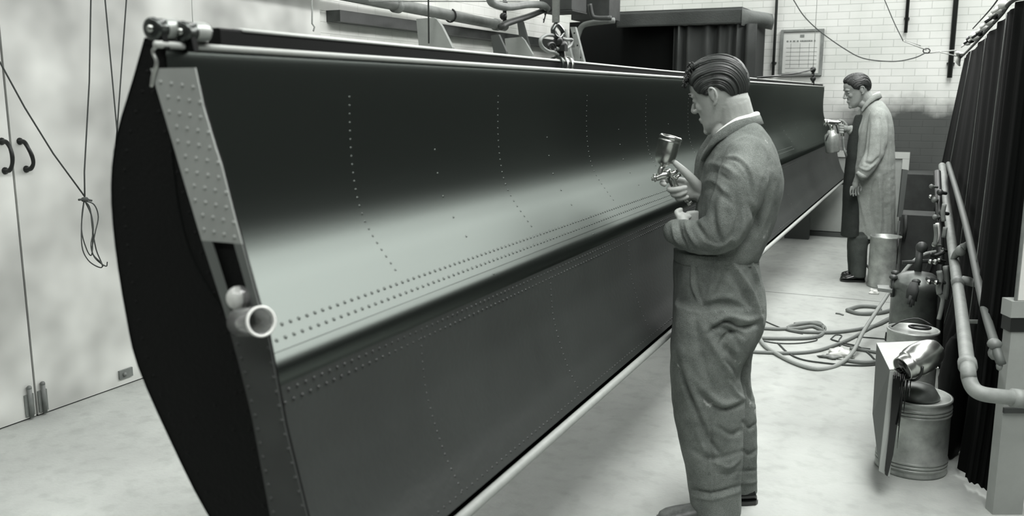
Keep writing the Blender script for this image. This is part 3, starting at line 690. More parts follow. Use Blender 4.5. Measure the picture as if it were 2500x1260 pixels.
# the long dark dust sheet on the right, hung from a line
cu = thing('dust_sheet', 'black dust sheet hung from a line along the right side of the workshop', 'dust sheet', (.35, 6, 0))
ZS = 1.95
line = [gz(2340, 142, ZS), gz(2372, 108, ZS), gz(2400, 75, ZS), gz(2432, 38, ZS), gz(2456, 6, ZS)]
line = [np.array([q[0] + .02, q[1], ZS]) for q in line]; line += [np.array([.27, 3.93, ZS]), np.array([.40, 3.90, ZS]), np.array([.9, 3.92, ZS])]
def sheet_x(q, zz, k):
    z = ZS * (1 - zz) + .03 * zz
    return q[0] + .025 - .20 * zz * max(0, 1 - k * 4) - .07 * max(0, 1 - z / .45) ** 1.5 * (1 if q[1] > 4.5 else .2) - .03 * zz
LS, _ = spline(line, [0] * len(line), 24)
rows = []
for zz in np.linspace(0, 1, 10):
    z = ZS * (1 - zz) + .03 * zz; row = []
    for i, q in enumerate(LS):
        k = i / (len(LS) - 1)
        w = .008 * math.sin(i * .9) * (.4 + zz) + .01 * math.sin(i * .37 + 1)
        row.append((sheet_x(q, zz, k) + (w if q[1] > 4 else 0), q[1] + (w if q[1] <= 4 else 0), z))
    rows.append(row)
MB().rings(rows, cap=False, closed=False).build('sheet', 'black', cu)
hem = MB(); 
MB().tube([(q[0], q[1], q[2] + .004) for q in LS], .009, 8).build('top_hem', 'pipe_dark', cu)
MB().ball(gz(2343, 134, ZS), (.026, .03, .026), 10).tube([gz(2336, 128, ZS), gz(2343, 134, ZS), gz(2350, 130, ZS)], [.012, .03, .008], 8, sub=2).tube([gz(2343, 134, ZS), gz(2343, 134, ZS) + [-.01, -.02, -.06], gz(2343, 134, ZS) + [.01, -.02, -.10]], [.02, .022, .006], 8, sub=2).build('rope_knot', 'white', cu)
for i, (px, py, s_) in enumerate(((2370, 92, 1), (2382, 84, 1.2), (2362, 100, .8), (2392, 76, .8), (2403, 62, .8), (2416, 48, .9), (2430, 34, .7), (2440, 20, .7), (2449, 8, .7))):
    q = gz(px, py + 4, ZS + .01); MB().ball(q, (.030 * s_, .06 * s_, .028 * s_), 8).tube([q, q + [-.04, 0, -.03]], .008, 6).build('clip', 'white' if i % 3 else 'iron', cu)
for px0, py0, px1, py1 in ((2382, 120, 2352, 540), (2400, 85, 2330, 900), (2447, 30, 2402, 520)):
    a = gz(px0, py0, ZS); k = int(np.argmin([abs(q[1] - a[1]) for q in LS])); q = LS[k]
    MB().tube([(sheet_x(q, zz, k / len(LS)) - .012 - .018 * zz, q[1], ZS * (1 - zz) + .03 * zz) for zz in np.linspace(.005, .93, 8)], .0024, 5).build('seam_cord', 'pipe_grey', cu)
cable(((2455, -30, -4.5), (2420, 20, -3.2), (2375, 70, -1.5)), 8.6, .004, 'string', 'thin dark cord rising above the dust sheet', 'cable')

# strings hanging before the metal doors
sc_ = thing('knotted_string', 'long thin cord tied in a hank of loops in front of the metal doors', 'cord', gx(207, 487, -3.4) )
def sx(px, py, X=-3.4): return gx(px, py, X)
a = sx(228, -6); a[2] = ZC - .01
a = gx(222, -5, -3.4)
MB().tube([a + (a - sx(215, 200)) * 2.2, a, sx(218, 200), sx(206, 420), sx(207, 480)], .0035, 6).build('cord', 'string', sc_)
MB().tube([sx(-160, -60), sx(0, 152), sx(60, 262), sx(130, 375), sx(207, 480)], .0035, 6).build('cord', 'string', sc_)
MB().ball(sx(207, 487), (.014, .02, .012), 8).tube([sx(192, 488), sx(207, 486), sx(224, 490)], .005, 6).build('knot', 'string', sc_)
for pts in (((205, 490), (200, 530), (200, 600), (215, 635), (240, 652), (250, 648), (235, 610), (226, 560), (220, 510), (207, 490)),
            ((208, 490), (222, 520), (228, 560), (222, 600), (232, 630), (258, 650), (262, 640)),
            ((207, 490), (230, 500), (240, 530), (232, 570), (225, 615), (245, 640), (252, 650)),
            ((205, 492), (199, 560), (212, 610), (224, 622), (226, 575), (224, 530), (207, 490))):
    MB().tube([gx(x, y, -3.4 + random.uniform(-.01, .01)) for x, y in pts], .0028, 6, sub=5).build('loop', 'string', sc_)
for k, (a, c, lb) in enumerate((((256, -6), (284, 300), 'thin dark cord hanging at the left end of the wing section, left of two'), ((309, -6), (290, 260), 'thin dark cord hanging at the left end of the wing section, right of two'))):
    A = gx(*a, -3.0); Bq = gx(*c, -3.0); tagged(MB().tube([A + (A - Bq) * 1.0, A, Bq, Bq + (Bq - A) * .35], .003, 6), 'hanging_cord', 'string', lb, 'cord')
tagged(MB().tube([gx(468, -6, -3.5), gx(470, 45, -3.5), gx(471, 60, -3.5)], .0025, 6), 'hanging_cord', 'string_pale', 'faint cord hanging above the second roller', 'cord')

# ================================================================ RIGHT SIDE
# cream pipe
DP = None
pp = thing('handrail_pipe', 'cream painted pipe sloping down to an elbow at the grey post', 'pipe', gd(2370, 930, 3.0) * [1, 1, 0])
A = [gd(2487, 973, 3.02), gd(2440, 968, 3.02), gd(2400, 962, 3.03), gd(2378, 950, 3.06), gd(2366, 925, 3.10), gd(2362, 890, 3.18), gd(2345, 745, 3.95), gd(2330, 640, 4.75), gd(2312, 500, 6.0), gd(2300, 405, 6.9)]
MB().tube(A, [.0265] * 10, 18, sub=4).build('pipe_run', 'pipe_white', pp)
for i, s_ in ((5, 1), (0, 1)):
    d_ = nrm(A[i] - A[i + 1]); MB().tube([A[i] - d_ * .025, A[i] + d_ * .025], .033, 18).build('elbow_collar', 'pipe_white', pp)
q = gd(2338, 690, 4.3); d_ = nrm(A[6] - A[7]); MB().tube([q - d_ * .04, q + d_ * .04], .030, 18).build('joint_sleeve', 'pipe_grey', pp)
# second, thinner pipe behind, ending in rag-bound union
p2 = thing('rear_pipe', 'thinner grey pipe in the shade behind the cream pipe', 'pipe', gd(2420, 870, 3.5) * [1, 1, 0])
MB().tube([gd(2445, 890, 3.2), gd(2432, 850, 3.25), gd(2400, 740, 3.65), gd(2368, 590, 4.35), gd(2345, 500, 5.0), gd(2315, 400, 6.5)], [.017] * 6, 12, sub=3).build('pipe_run', 'strip_mid', p2)
MB().ball(gd(2428, 840, 3.25), (.026, .026, .022), 12).ball(gd(2430, 862, 3.25), (.026, .026, .028), 12).ball(gd(2440, 893, 3.2), (.012, .012, .02), 8).build('union_nut', 'pipe_grey', p2)
# cloth tie around the cream pipe
rt_ = thing('tied_rag', 'pale twisted rag knotted round the cream pipe', 'rag', gd(2345, 620, 4.6))
MB().tube([gd(2322, 640, 4.78), gd(2335, 620, 4.7), gd(2352, 604, 4.65), (gd(2375, 600, 4.7)), gd(2395, 606, 4.8)], [.010, .020, .022, .018, .012], 10, sub=4).ball(gd(2347, 612, 4.63), (.03, .02, .03), 10).tube([gd(2350, 604, 4.6), gd(2366, 592, 4.6)], [.02, .012], 8).build('twist', 'pipe_white', rt_)
tagged(MB().tube([gd(2348, 683, 4.3), gd(2365, 687, 4.28), gd(2384, 693, 4.25), gd(2440, 700, 4.1)], [.02, .022, .018, .010], 10, sub=3), 'pipe_bracket', 'pipe_white', 'pale bracket arm reaching from the cream pipe joint to the post', 'bracket')
tagged(MB().tube([gd(2366, 785, 3.9), gd(2390, 786, 3.85), gd(2455, 785, 3.55)], .010, 8), 'stay_bar', 'pipe_white', 'thin pale stay bar between the cream pipe and the grey post', 'bar')
# grey post with cap, white board above
po = thing('machine_post', 'grey painted square post with a wider cap at the right edge', 'post', gd(2445, 1290, 3.25) * [1, 1, 0])
bs = gd(2448, 1150, 3.28); tps = gd(2490, 725, 3.28)
cxp = bs[0]; cyp = bs[1]
dirp = np.array([FH[0], FH[1], 0])
def postbox(pxl, pxr, py0, py1, d, th, nm, mt, par):
    L_ = gd(pxl, py0, d); R_ = gd(pxr, py0, d); L2 = gd(pxl, py1, d); zt2 = L_[2]; zb2 = max(0, L2[2]); c = (L_ + R_) / 2; w = np.linalg.norm((R_ - L_)[:2])
    return MB().box((c[0] + FH[0] * th / 2, c[1] + FH[1] * th / 2, (zt2 + zb2) / 2), (w, th, zt2 - zb2), axes=(RT, FH, (0, 0, 1))).build(nm, mt, par)
Lt = gd(2458, 735, 3.25)
def pillar(x0, x1, z0, z1, th, nm, mt, par, d=3.25):
    base = C0 * [1, 1, 0] + FH * d
    c = base + RT * (x0 + x1) / 2 + FH * th / 2
    return MB().box((c[0], c[1], (z0 + z1) / 2), (x1 - x0, th, z1 - z0), axes=(RT, FH, (0, 0, 1))).build(nm, mt, par)
uL = float((gd(2474, 760, 3.25) - C0) @ RT); zc1 = gd(2460, 735, 3.25)[2]; zc0 = gd(2460, 775, 3.25)[2]
ub = float((gd(2425, 1100, 3.25) - C0) @ RT)
pillar(uL, uL + .115, 0, zc0 - .055, .055, 'shaft', 'post', po)
pillar(uL - .008, uL + .16, zc0 - .055, zc0, .062, 'collar', 'iron', po, 3.246)
pillar(uL - .012, uL + .17, zc0, zc1, .07, 'cap', 'post', po, 3.242)
pillar(uL + .002, uL + .010, zc1, 2.6, .008, 'guide_strip', 'pipe_grey', po, 3.25)
zb3 = gd(2440, 1005, 3.2)[2]; pillar(uL - .004, uL + .12, zb3 - .02, zb3, .012, 'bracket_plate', 'strip_dark', po, 3.235)
wb = thing('white_board', 'tall white painted board above the grey post at the right edge', 'board', gd(2495, 715, 3.3) * [1, 1, 0] + [0, 0, zc1])
uW = float((gd(2481, 500, 3.29) - C0) @ RT)
pillar(uL + .013, uL + .30, zc1 + .002, 2.7, .02, 'panel', 'white', wb, 3.25)

# big ribbed drum, near
def drum(base, r, h, name, label, m, seams=True, lid=None, prof=None, cat='drum', **kw):
    root = thing(name, label, cat, base)
    P = []
    def rib(z): return [(z - .008, r), (z - .004, r * 1.022), (z, r * 1.03), (z + .004, r * 1.022), (z + .008, r)]
    P = [(0, r * .2), (0, r * .985), (.004, r * 1.02), (.012, r * 1.02), (.016, r)]
    if seams:
        for z in (.10 * h, .145 * h, .19 * h): P += rib(z)
        for z in (.80 * h, .845 * h, .89 * h): P += rib(z)
    P += [(h - .014, r), (h - .010, r * 1.025), (h, r * 1.025), (h, r * .96), (h - .012, r * .95)]
    if lid != 'open': P += [(h - .012, r * .1)]
    else: P += [(h - .012, r * .95), (.02, r * .93), (.018, r * .1)]
    MB().lathe(base, (0, 0, 1), P, 48).build('body', m, root)
    return root
db = gz(2222, 1140, 0); 
hz = gy(2232, 962, db[1])[2]
rd = .142
d1_ = drum(db, rd, hz, 'ribbed_drum', 'large ribbed tinplate drum with black paint runs, nearest on the floor', 'tin')
# folded sheet leaning at its left side, paint-streaked
fsht = thing('folded_sheet', 'bent metal sheet draped over the drum and streaked with wet black paint', 'metal sheet', (db[0] - .1, db[1], 0))
dN = 3.46
def dd(px, py, d): return gd(px, py, d)
S_top = [dd(2140, 836, 3.95), dd(2235, 834, 3.9), dd(2300, 900, 3.5), dd(2180, 903, 3.42)]
S_top = [dd(2140, 837, 3.86), dd(2248, 832, 3.86), dd(2292, 898, 3.55), dd(2172, 902, 3.50)]
MB().slab(S_top, (0, 0, -.004)).build('top_face', 'board_pale', fsht)
fl1 = [dd(2140, 839, 3.86), dd(2172, 904, 3.50), dd(2146, 1145, 3.42), dd(2130, 1010, 3.62)]
fl1[2][2] = max(fl1[2][2], .01)
MB().slab(fl1, RT * .004).build('side_face', 'strip_mid', fsht)  # darker than the other faces, painting the shade in the fold
fl2 = [dd(2173, 906, 3.48), dd(2200, 915, 3.455), dd(2172, 1165, 3.40), dd(2146, 1150, 3.41)]
MB().slab(fl2, FH * .004).build('front_face', 'board', fsht)
run = MB()
run.slab([dd(x, y, 3.442 - .0002 * (y - 920)) for x, y in ((2180, 915), (2206, 922), (2201, 985), (2189, 1045), (2180, 1110), (2166, 1163), (2160, 1158), (2170, 1060))], FH * -.003)
for (x0_, y0_, x1_, y1_, w0, w1) in ((2190, 905, 2170, 1165, .010, .003), (2200, 912, 2176, 1120, .012, .002), (2209, 915, 2190, 1095, .014, .002), (2217, 918, 2206, 1010, .014, .002), (2184, 908, 2160, 1150, .007, .002), (2224, 922, 2219, 975, .008, .001), (2205, 912, 2193, 1040, .014, .004)):
    run.tube([dd(x0_, y0_, 3.445), dd((x0_ + x1_) / 2 + random.uniform(-3, 3), (y0_ + y1_) / 2, 3.435), dd(x1_, y1_, 3.405)], [w0, w0 * .7, w1], 8, flat=.35, sub=3)
run.build('paint_run', 'paint_black', fsht)
run2 = MB().ball(dd(2205, 903, 3.47), (.035, .03, .008), 12); run2.build('paint_pool', 'paint_black', fsht)
# milk-can shaped container lying on top
cn = thing('tipped_can', 'shiny round-shouldered can lying tipped on top of the ribbed drum', 'can', dd(2240, 880, 3.5))
m0 = dd(2203, 901, 3.43); m1 = dd(2282, 855, 3.475); ax = nrm(m1 - m0); Lc = np.linalg.norm(m1 - m0) + .012
r_ = .060
MB().lathe(m0, ax, [(.012, .002), (.012, .043), (.0, .045), (-.002, .048), (.003, .049), (.024, .051), (.032, .055), (.036, .058), (.041, .057), (.055, r_ * 1.04), (.080, r_ * 1.08), (Lc * .70, r_ * 1.03), (Lc - .02, r_ * .86), (Lc - .004, r_ * .70), (Lc, r_ * .66), (Lc + .001, r_ * .1)], 44).build('body', 'steel', cn)
MB().lathe(m0, ax, [(.0012, .0005), (.0012, .0445), (.010, .0435), (.010, .0005)], 32).build('dark_mouth', 'paint_black', cn)  # black disc painting the shade inside the can, not wet paint
bx = MB()
bx.tube([m0 + ax * .045 + (r_ + .006) * (math.cos(t) * np.cross(ax, [0, 0, 1]) + math.sin(t) * np.array([0, 0, 1])) for t in np.linspace(-2.4, .1, 14)], .005, 8); bx.build('bail_handle', 'iron', cn)
tagged(MB().lathe(db + [0, 0, hz - .012], (0, 0, 1), [(0, .06), (0.0, .095), (.010, .095), (.05, .07), (.058, .02)], 28), 'drum_lid', 'tin_dark', 'smeared conical lid on the ribbed drum under the tipped can', 'lid')

# small lidded can behind
cb_ = gz(2236, 930, 0); d2_ = 4.55
cc = gd(2230, 800, 4.55); cc[2] = 0
zt4 = gd(2230, 803, 4.55)[2]
d2o = drum(cc, .125, zt4, 'lidded_can', 'plain round can with a wire lid handle behind the ribbed drum', 'tin', seams=False, cat='can')
MB().tube([cc + [.05 * math.cos(t) + .03, .035 * math.sin(t), zt4 + .012] for t in np.linspace(0, 2 * PI, 18, endpoint=False)], .007, 8, loop=True).build('lid_ring', 'iron', d2o)
MB().tube([cc + [-.105, 0, zt4], cc + [-.06, .02, zt4 + .03], cc + [.02, .05, zt4 + .045], cc + [.09, .03, zt4 + .02]], .004, 8, sub=4).build('wire_handle', 'iron', d2o)
tagged(MB().lathe(gz(2168, 832, 0), (0, 0, 1), [(0, .02), (.02, .022), (.055, .020), (.058, .008)], 14), 'small_cap', 'iron', 'small black cap standing on the floor by the hose end', 'cap')
# pressure pot
pc = gd(2238, 700, 5.3); pc[2] = 0; zp = gd(2238, 668, 5.3)[2]
pt = thing('pressure_pot', 'grey paint pressure pot with clamped lid under the valve stack', 'pressure pot', pc)
MB().lathe(pc, (0, 0, 1), [(0, .03), (0, .135), (.02, .14), (zp * .82, .14), (zp * .84, .15), (zp * .90, .15), (zp * .93, .14), (zp, .09), (zp + .015, .02)], 36).build('tank', 'tin_dark', pt)
for k in range(6):
    a_ = k * PI / 3 + .5; q = pc + np.array([.148 * math.cos(a_), .148 * math.sin(a_), zp * .87])
    MB().tube([q + [0, 0, -.07], q + [0, 0, .04]], .011, 8).ball(q + [0, 0, .05], (.026, .026, .016), 10).build('clamp_screw', 'pipe_dark', pt)
MB().tube([pc + [0, 0, zp], pc + [0, 0, zp + .14]], .022, 10).ball(pc + [.01, 0, zp + .16], .035, 12).tube([pc + [-.09, 0, zp + .06], pc + [.07, .02, zp + .08]], .012, 8).build('regulator', 'pipe_dark', pt)
MB().slab([pc + [-.21, -.1, zp * .80], pc + [-.13, -.12, zp * .80], pc + [-.13, .02, zp * .80], pc + [-.22, .0, zp * .80]], (0, 0, .02)).build('side_tray', 'pipe_grey', pt)
# valve stack: pipe with taps
vs = thing('valve_manifold', 'tall stack of bright air valves and hose tails on a dark standpipe', 'valve stack', gd(2292, 700, 5.0) * [1, 1, 0])
MB().tube([gd(2300, 770, 5.15) * [1, 1, 0], gd(2298, 700, 5.15), gd(2294, 560, 5.3), gd(2288, 420, 5.6)], .022, 10).build('standpipe', 'iron', vs)
for (px, py, d, r, m) in ((2272, 639, 5.0, .014, 'steel'), (2284, 640, 5.0, .017, 'steel'), (2293, 636, 5.0, .013, 'steel'), (2300, 612, 5.0, .010, 'steel'), (2268, 689, 4.9, .015, 'steel'), (2286, 690, 4.9, .014, 'steel'), (2302, 610, 5, .012, 'roller'), (2281, 597, 5, .015, 'steel'), (2274, 455, 5.4, .014, 'pipe_grey'), (2281, 488, 5.4, .018, 'pipe_grey'), (2272, 480, 5.4, .012, 'steel'), (2295, 470, 5.4, .02, 'pipe_dark'), (2283, 530, 5.3, .016, 'pipe_grey'), (2300, 520, 5.3, .020, 'pipe_dark')):
    MB().ball(gd(px, py, d), r, 10).tube([gd(px, py, d), gd(px + 14, py + 2, d + .06)], r * .55, 8).build('valve', m, vs)
for pts, r, m in ((((2293, 662), (2296, 680), (2292, 700), (2294, 718)), .016, 'pipe_white'), (((2294, 716), (2302, 728), (2300, 745), (2296, 765), (2292, 780)), .013, 'pipe_white'), (((2284, 548), (2286, 575), (2282, 600)), .012, 'pipe_grey'), (((2306, 498), (2302, 520), (2304, 540)), .012, 'pipe_white'), (((2288, 545), (2290, 570), (2286, 590)), .010, 'white'), (((2308, 555), (2304, 580)), .012, 'pipe_grey'), (((2310, 650), (2313, 690), (2308, 730)), .018, 'pipe_grey'), (((2270, 620), (2282, 625), (2305, 615)), .012, 'iron'), (((2262, 680), (2300, 688), (2320, 695)), .012, 'pipe_dark')):
    MB().tube([gd(x, y, 4.95) for x, y in pts], r, 8, sub=4).build('hose_tail', m, vs)
# gloves draped over the pot
gl = thing('draped_glove', 'crumpled grey glove draped over the left rim of the pressure pot', 'glove', gd(2224, 740, 5.1))
g_ = MB().tube([gd(2232, 690, 5.12), gd(2228, 710, 5.1), gd(2224, 730, 5.09)], [.022, .034, .030], 12, flat=.5)
for k, (x, y) in enumerate(((2217, 743), (2222, 750), (2228, 746), (2234, 736))): g_.tube([gd(2224 + k * 2, 722, 5.09), gd(x, y, 5.08)], [.013, .009], 8)
g_.build('glove', 'grimy', gl)
# can beside the second painter
c2 = gz(2154, 699, 0); c2t = gd(2156, 576, float(c2 @ FH))[2]
k2 = drum(c2, .122, c2t, 'paint_can', 'tall plain metal can on the floor in front of the second painter', 'tin', seams=False, lid='open', cat='can')
mbp = MB()
for (dx, l, w) in ((.075, .30, .008), (.085, .22, .010), (.062, .12, .006)):
    a_ = math.radians(-60 + dx * 300); q = c2 + np.array([.124 * math.cos(a_), .124 * math.sin(a_), c2t]); mbp.tube([q, q - [0, 0, l]], [w, w * .4], 6, flat=.4)
mbp.build('paint_drip', 'paint_black', k2)
c3 = gz(2208, 674, 0); drum(c3, .10, c2t * .9, 'dark_can', 'dark smeared can standing right behind the tall plain can', 'grimy', seams=False, cat='can')
tagged(MB().tube([gd(2193, 598, 7.5), gd(2192, 575, 7.55), gd(2196, 540, 7.6)], .012, 8).slab([gd(2192, 530, 7.6), gd(2203, 530, 7.6), gd(2217, 415, 7.7), gd(2204, 413, 7.7)], FH * .02), 'stirring_paddle', 'board_dark', 'dark stirring paddle standing upright in the dark can', 'paddle')
bxq = gz(2235, 640, 0); tagged(MB().box((-.06, 9.75, .42), (.46, .5, .84)), 'storage_box', 'grimy', 'grimy box in the shade behind the cans against the far wall', 'box')
tagged(MB().box((-.08, 8.4, .30), (.30, .35, .60)).tube([(-.20, 8.2, .60), (-.19, 8.18, .50), (-.2, 8.18, .40)], .014, 8), 'tool_crate', 'grimy', 'low grimy crate between the dark can and the valve stack', 'crate')
# crumpled rags
def crumple(px, py, s, label, name='crumpled_rag', m='white', elong=(1, 1)):
    c = gz(px, py, s * .35); mb = MB(); rs_ = []
    mb.ball((0, 0, 0), (s * elong[0], s * elong[1], s * .5), 18)
    vv = []
    for p_ in mb.v:
        n_ = noise.noise(Vector(p_) * (1.6 / s) + Vector((px, 0, 0))) * .8 + noise.noise(Vector(p_) * (4 / s)) * .4
        q = np.array(p_) * (1 + n_); q[2] = max(q[2], -s * .34); vv.append(q + c)
    mb.v = [tuple(q) for q in vv]; return tagged(mb, name, m, label, 'rag')
crumple(2133, 713, .040, 'small crumpled white rag on the floor in front of the tall plain can')
crumple(2050, 862, .050, 'crumpled white rag among the hose coils', elong=(1.5, .9)); crumple(2028, 872, .028, 'dark soiled rag end beside the white rag in the hose coils', m='pipe_grey', elong=(2.2, .8))
tagged(MB().tube([gz(2040, 765, .006), gz(2050, 766, .006), gz(2059, 769, .006)], .006, 6), 'wood_scrap', 'pipe_grey', 'tiny dark scrap lying on the floor above the hose coils', 'scrap')

hm_ = MB().ball((0, 0, 0), (.062, .21, .30), 28); vv = []  # black heap added to hide bright floor beside the drum
for p_ in hm_.v:
    q = np.array(p_); n_ = noise.noise(Vector(p_) * 9) * .22 + noise.noise(Vector(p_) * 22) * .10
    q = q * (1 + n_) + np.array([.145, 4.42, .22]); q[2] = max(q[2], .002); vv.append(tuple(q))
hm_.v = vv; tagged(hm_, 'cloth_heap', 'black', 'black heap of cloth on the floor just behind the ribbed drum', 'cloth')
# hoses on the floor
def hose(pts, r, m, label, sub=7, name='air_hose', loop=False):
    P = []
    for q in pts:
        P.append(gz(q[0], q[1], r + .001) if len(q) == 2 else gd(*q))
    return tagged(MB().tube(P, r, 10, sub=sub, loop=loop), name, m, label, 'hose', 'paint and air hoses on the floor')
dmn = float(gz(2010, 898, .01) @ FH)
hose(((1790, 740), (1838, 790), (1862, 838), (1900, 866), (1945, 888), (1990, 900), (2030, 897, dmn + .02), (2062, 880, dmn + .12), (2085, 855, dmn + .22), (2105, 815, dmn + .35), (2130, 775, dmn + .5), (2160, 730, dmn + .7), (2190, 685, dmn + .8), (2225, 643, dmn + .85), (2255, 622, dmn + .85), (2285, 615, dmn + .9)), .0125, 'hose_pale', 'thickest hose, sweeping across the floor and up to the valve stack')
hose(((1820, 798), (1860, 801), (1900, 803), (1950, 801), (1985, 797), (2012, 808), (2000, 788), (1960, 790), (1928, 797), (1924, 804), (1950, 809), (1990, 811), (2040, 811), (2100, 803), (2150, 790), (2200, 760)), .0115, 'hose', 'dark hose looped beside the painter and running to the pressure pot')
hose(((1820, 823), (1880, 826), (1960, 826), (2000, 820), (2013, 806), (2008, 795), (1975, 788), (1940, 791)), .0115, 'hose', 'hose curving round the nearer loop beside the painter')
hose(((1810, 857), (1860, 860), (1930, 862), (1990, 857), (2040, 842), (2080, 825), (2120, 803), (2160, 782), (2200, 762)), .0105, 'hose', 'hose running under the white rag towards the lidded can')
hose(((2068, 757), (2100, 748), (2140, 750), (2148, 758), (2130, 765), (2095, 765), (2068, 757)), .014, 'hose', 'short thick ring of dark hose lying alone', sub=8)
hose(((2140, 765), (2165, 760), (2190, 750), (2215, 728)), .014, 'hose', 'thick hose end leading from the dark ring to the pressure pot')
hose(((2060, 878), (2090, 883), (2120, 885), (2150, 880), (2175, 868)), .012, 'hose', 'hose end curving under the bent metal sheet')
hose(((2075, 850), (2110, 855), (2150, 862), (2175, 865)), .010, 'hose', 'short hose end disappearing behind the bent metal sheet')
hose(((1865, 783), (1900, 798), (1925, 808), (1960, 815)), .004, 'string', 'thin cable lying across the nearer hose loop', name='thin_cable')
hose(((1860, 832), (1900, 838), (1950, 838), (1990, 832), (1994, 826), (1985, 820)), .004, 'string', 'thin cable curled under the hose loop', name='thin_cable')
hose(((1900, 838), (1925, 862), (1960, 878), (2020, 887), (2080, 892), (2120, 892), (2150, 888)), .005, 'string', 'thin cable following the thickest hose', name='thin_cable')
hose(((2028, 828), (2040, 818), (2055, 820), (2048, 832), (2060, 842), (2090, 848), (2125, 852)), .004, 'string', 'wire loop tangled above the white rag', name='thin_cable')
hose(((2050, 845), (2062, 832), (2075, 826), (2100, 823), (2165, 828)), .004, 'string', 'thin cable leading to the small black cap', name='thin_cable')
hose(((2030, 829), (2062, 838), (2095, 846), (2120, 862), (2136, 878)), .005, 'string', 'thin cable end pointing at the bent metal sheet', name='thin_cable')

# ================================================================ PEOPLE
def remesh(parts, voxel, smooth=2, fac=.5):
    """Union of closed shapes -> one continuous surface (numpy verts, faces)."""
    mb = MB()
    for p in parts: mb.add(p.v, p.f)
    me = bpy.data.meshes.new('tmp_union'); me.from_pydata(mb.v, [], mb.f); me.update()
    o = bpy.data.objects.new('tmp_union', me); COL.objects.link(o)
    r = o.modifiers.new('r', 'REMESH'); r.mode = 'VOXEL'; r.voxel_size = voxel; r.adaptivity = 0
    if smooth: sm = o.modifiers.new('s', 'SMOOTH'); sm.factor = fac; sm.iterations = smooth
    dg = bpy.context.evaluated_depsgraph_get(); ev = o.evaluated_get(dg); m2 = ev.to_mesh()
    n = len(m2.vertices); co = np.empty(n * 3); m2.vertices.foreach_get('co', co); co = co.reshape(-1, 3)
    no = np.empty(n * 3); m2.vertices.foreach_get('normal', no); no = no.reshape(-1, 3)
    fs = [tuple(p.vertices) for p in m2.polygons]
    ev.to_mesh_clear(); bpy.data.objects.remove(o); bpy.data.meshes.remove(me)
    return co, no, fs
def seg_dist(px, py, pts):
    best = np.full(len(px), 1e9); tt = np.zeros(len(px)); n = len(pts) - 1
    for i in range(n):
        ax, ay = pts[i]; bx, by = pts[i + 1]; dx, dy = bx - ax, by - ay; L2 = dx * dx + dy * dy + 1e-9
        t = np.clip(((px - ax) * dx + (py - ay) * dy) / L2, 0, 1)
        d = np.hypot(px - ax - t * dx, py - ay - t * dy)
        k = d < best; best = np.where(k, d, best); tt = np.where(k, (i + t) / n, tt)
    return best, tt
def creases(co, no, folds, depth=None):
    """Carve cloth creases and raise fold ridges: (points, half width, height, taper)."""
    x, y, w = projv(co); folds = [(f[0], f[1], f[2] * 1.35) + tuple(f[3:]) for f in folds]; face = np.clip(-(no @ FW) * 1.6 + .2, 0, 1)
    disp = np.zeros(len(co))
    for f in folds:
        pts, wd, h = f[0], f[1], f[2]
        if len(pts) > 2: P, _ = spline([np.array([a, b, 0.]) for a, b in pts], [0] * len(pts), 4); pts = [(p[0], p[1]) for p in P]
        d, t = seg_dist(x, y, pts)
        env = np.sin(np.pi * np.clip(t * .86 + .07, 0, 1)) ** .6
        m = face if depth is None or len(f) < 4 else face * (np.abs((co - C0) @ FH - f[3]) < depth)
        disp += h * env * np.exp(-(d / wd) ** 2) * m
    return co + no * disp[:, None]
def cloth_noise(co, no, amp, scale, stretch=(1, 1, 1), seed=0.0):
    d = np.array([noise.noise(Vector((p[0] * scale * stretch[0] + seed, p[1] * scale * stretch[1], p[2] * scale * stretch[2]))) for p in co])
    d2 = np.array([abs(noise.noise(Vector((p[0] * scale * 2.3 * stretch[0] + seed, p[1] * scale * 2.3 * stretch[1], p[2] * scale * 2.3 * stretch[2] + 5)))) for p in co])
    d3 = np.array([noise.noise(Vector((p[0] * 34 + seed, p[1] * 34, p[2] * 22))) for p in co]) * .0016
    return co + no * (amp * (d + .6 * d2) + d3)[:, None]
def oval(xl, xr, y, d0, b, dv=0.0, n=28, e=2.3, tilt=0.0):
    """A loop between two picture columns at one height; b = half depth away from the viewer."""
    L_, R_ = gd(xl, y, d0 + dv), gd(xr, y, d0 + dv); c = (L_ + R_) / 2; a = np.linalg.norm(R_ - L_) / 2; r = []
    for k in range(n):
        t = 2 * PI * k / n; ct, st = math.cos(t), math.sin(t)
        u = a * math.copysign(abs(ct) ** (2 / e), ct); v = b * math.copysign(abs(st) ** (2 / e), st)
        r.append(c + RT * u + FH * v + np.array([0, 0, tilt * v]))
    return r
def loft(rows, d0, sub=3, n=28):
    R = [oval(r[0], r[1], r[2], d0, r[3], r[4] if len(r) > 4 else 0, n, tilt=r[5] if len(r) > 5 else 0) for r in rows]
    if sub > 1:
        A = np.array(R); out = []
        for i in range(len(A) - 1):
            p0 = A[max(i - 1, 0)]; p1 = A[i]; p2 = A[i + 1]; p3 = A[min(i + 2, len(A) - 1)]
            for k in range(sub):
                t = k / sub; out.append(.5 * ((2 * p1) + (-p0 + p2) * t + (2 * p0 - 5 * p1 + 4 * p2 - p3) * t * t + (-p0 + 3 * p1 - 3 * p2 + p3) * t ** 3))
        out.append(A[-1]); R = [list(q) for q in out]
    R = [[np.array(p) for p in r] for r in R]
    return MB().rings(R)
def limb(pts, seg=18, sub=5, flat=1.0):
    m = MB().tube([p[0] for p in pts], [p[1] for p in pts], seg, sub=sub, flat=flat); m.ball(pts[0][0], pts[0][1] * .99, seg); m.ball(pts[-1][0], pts[-1][1] * .99, seg); return m

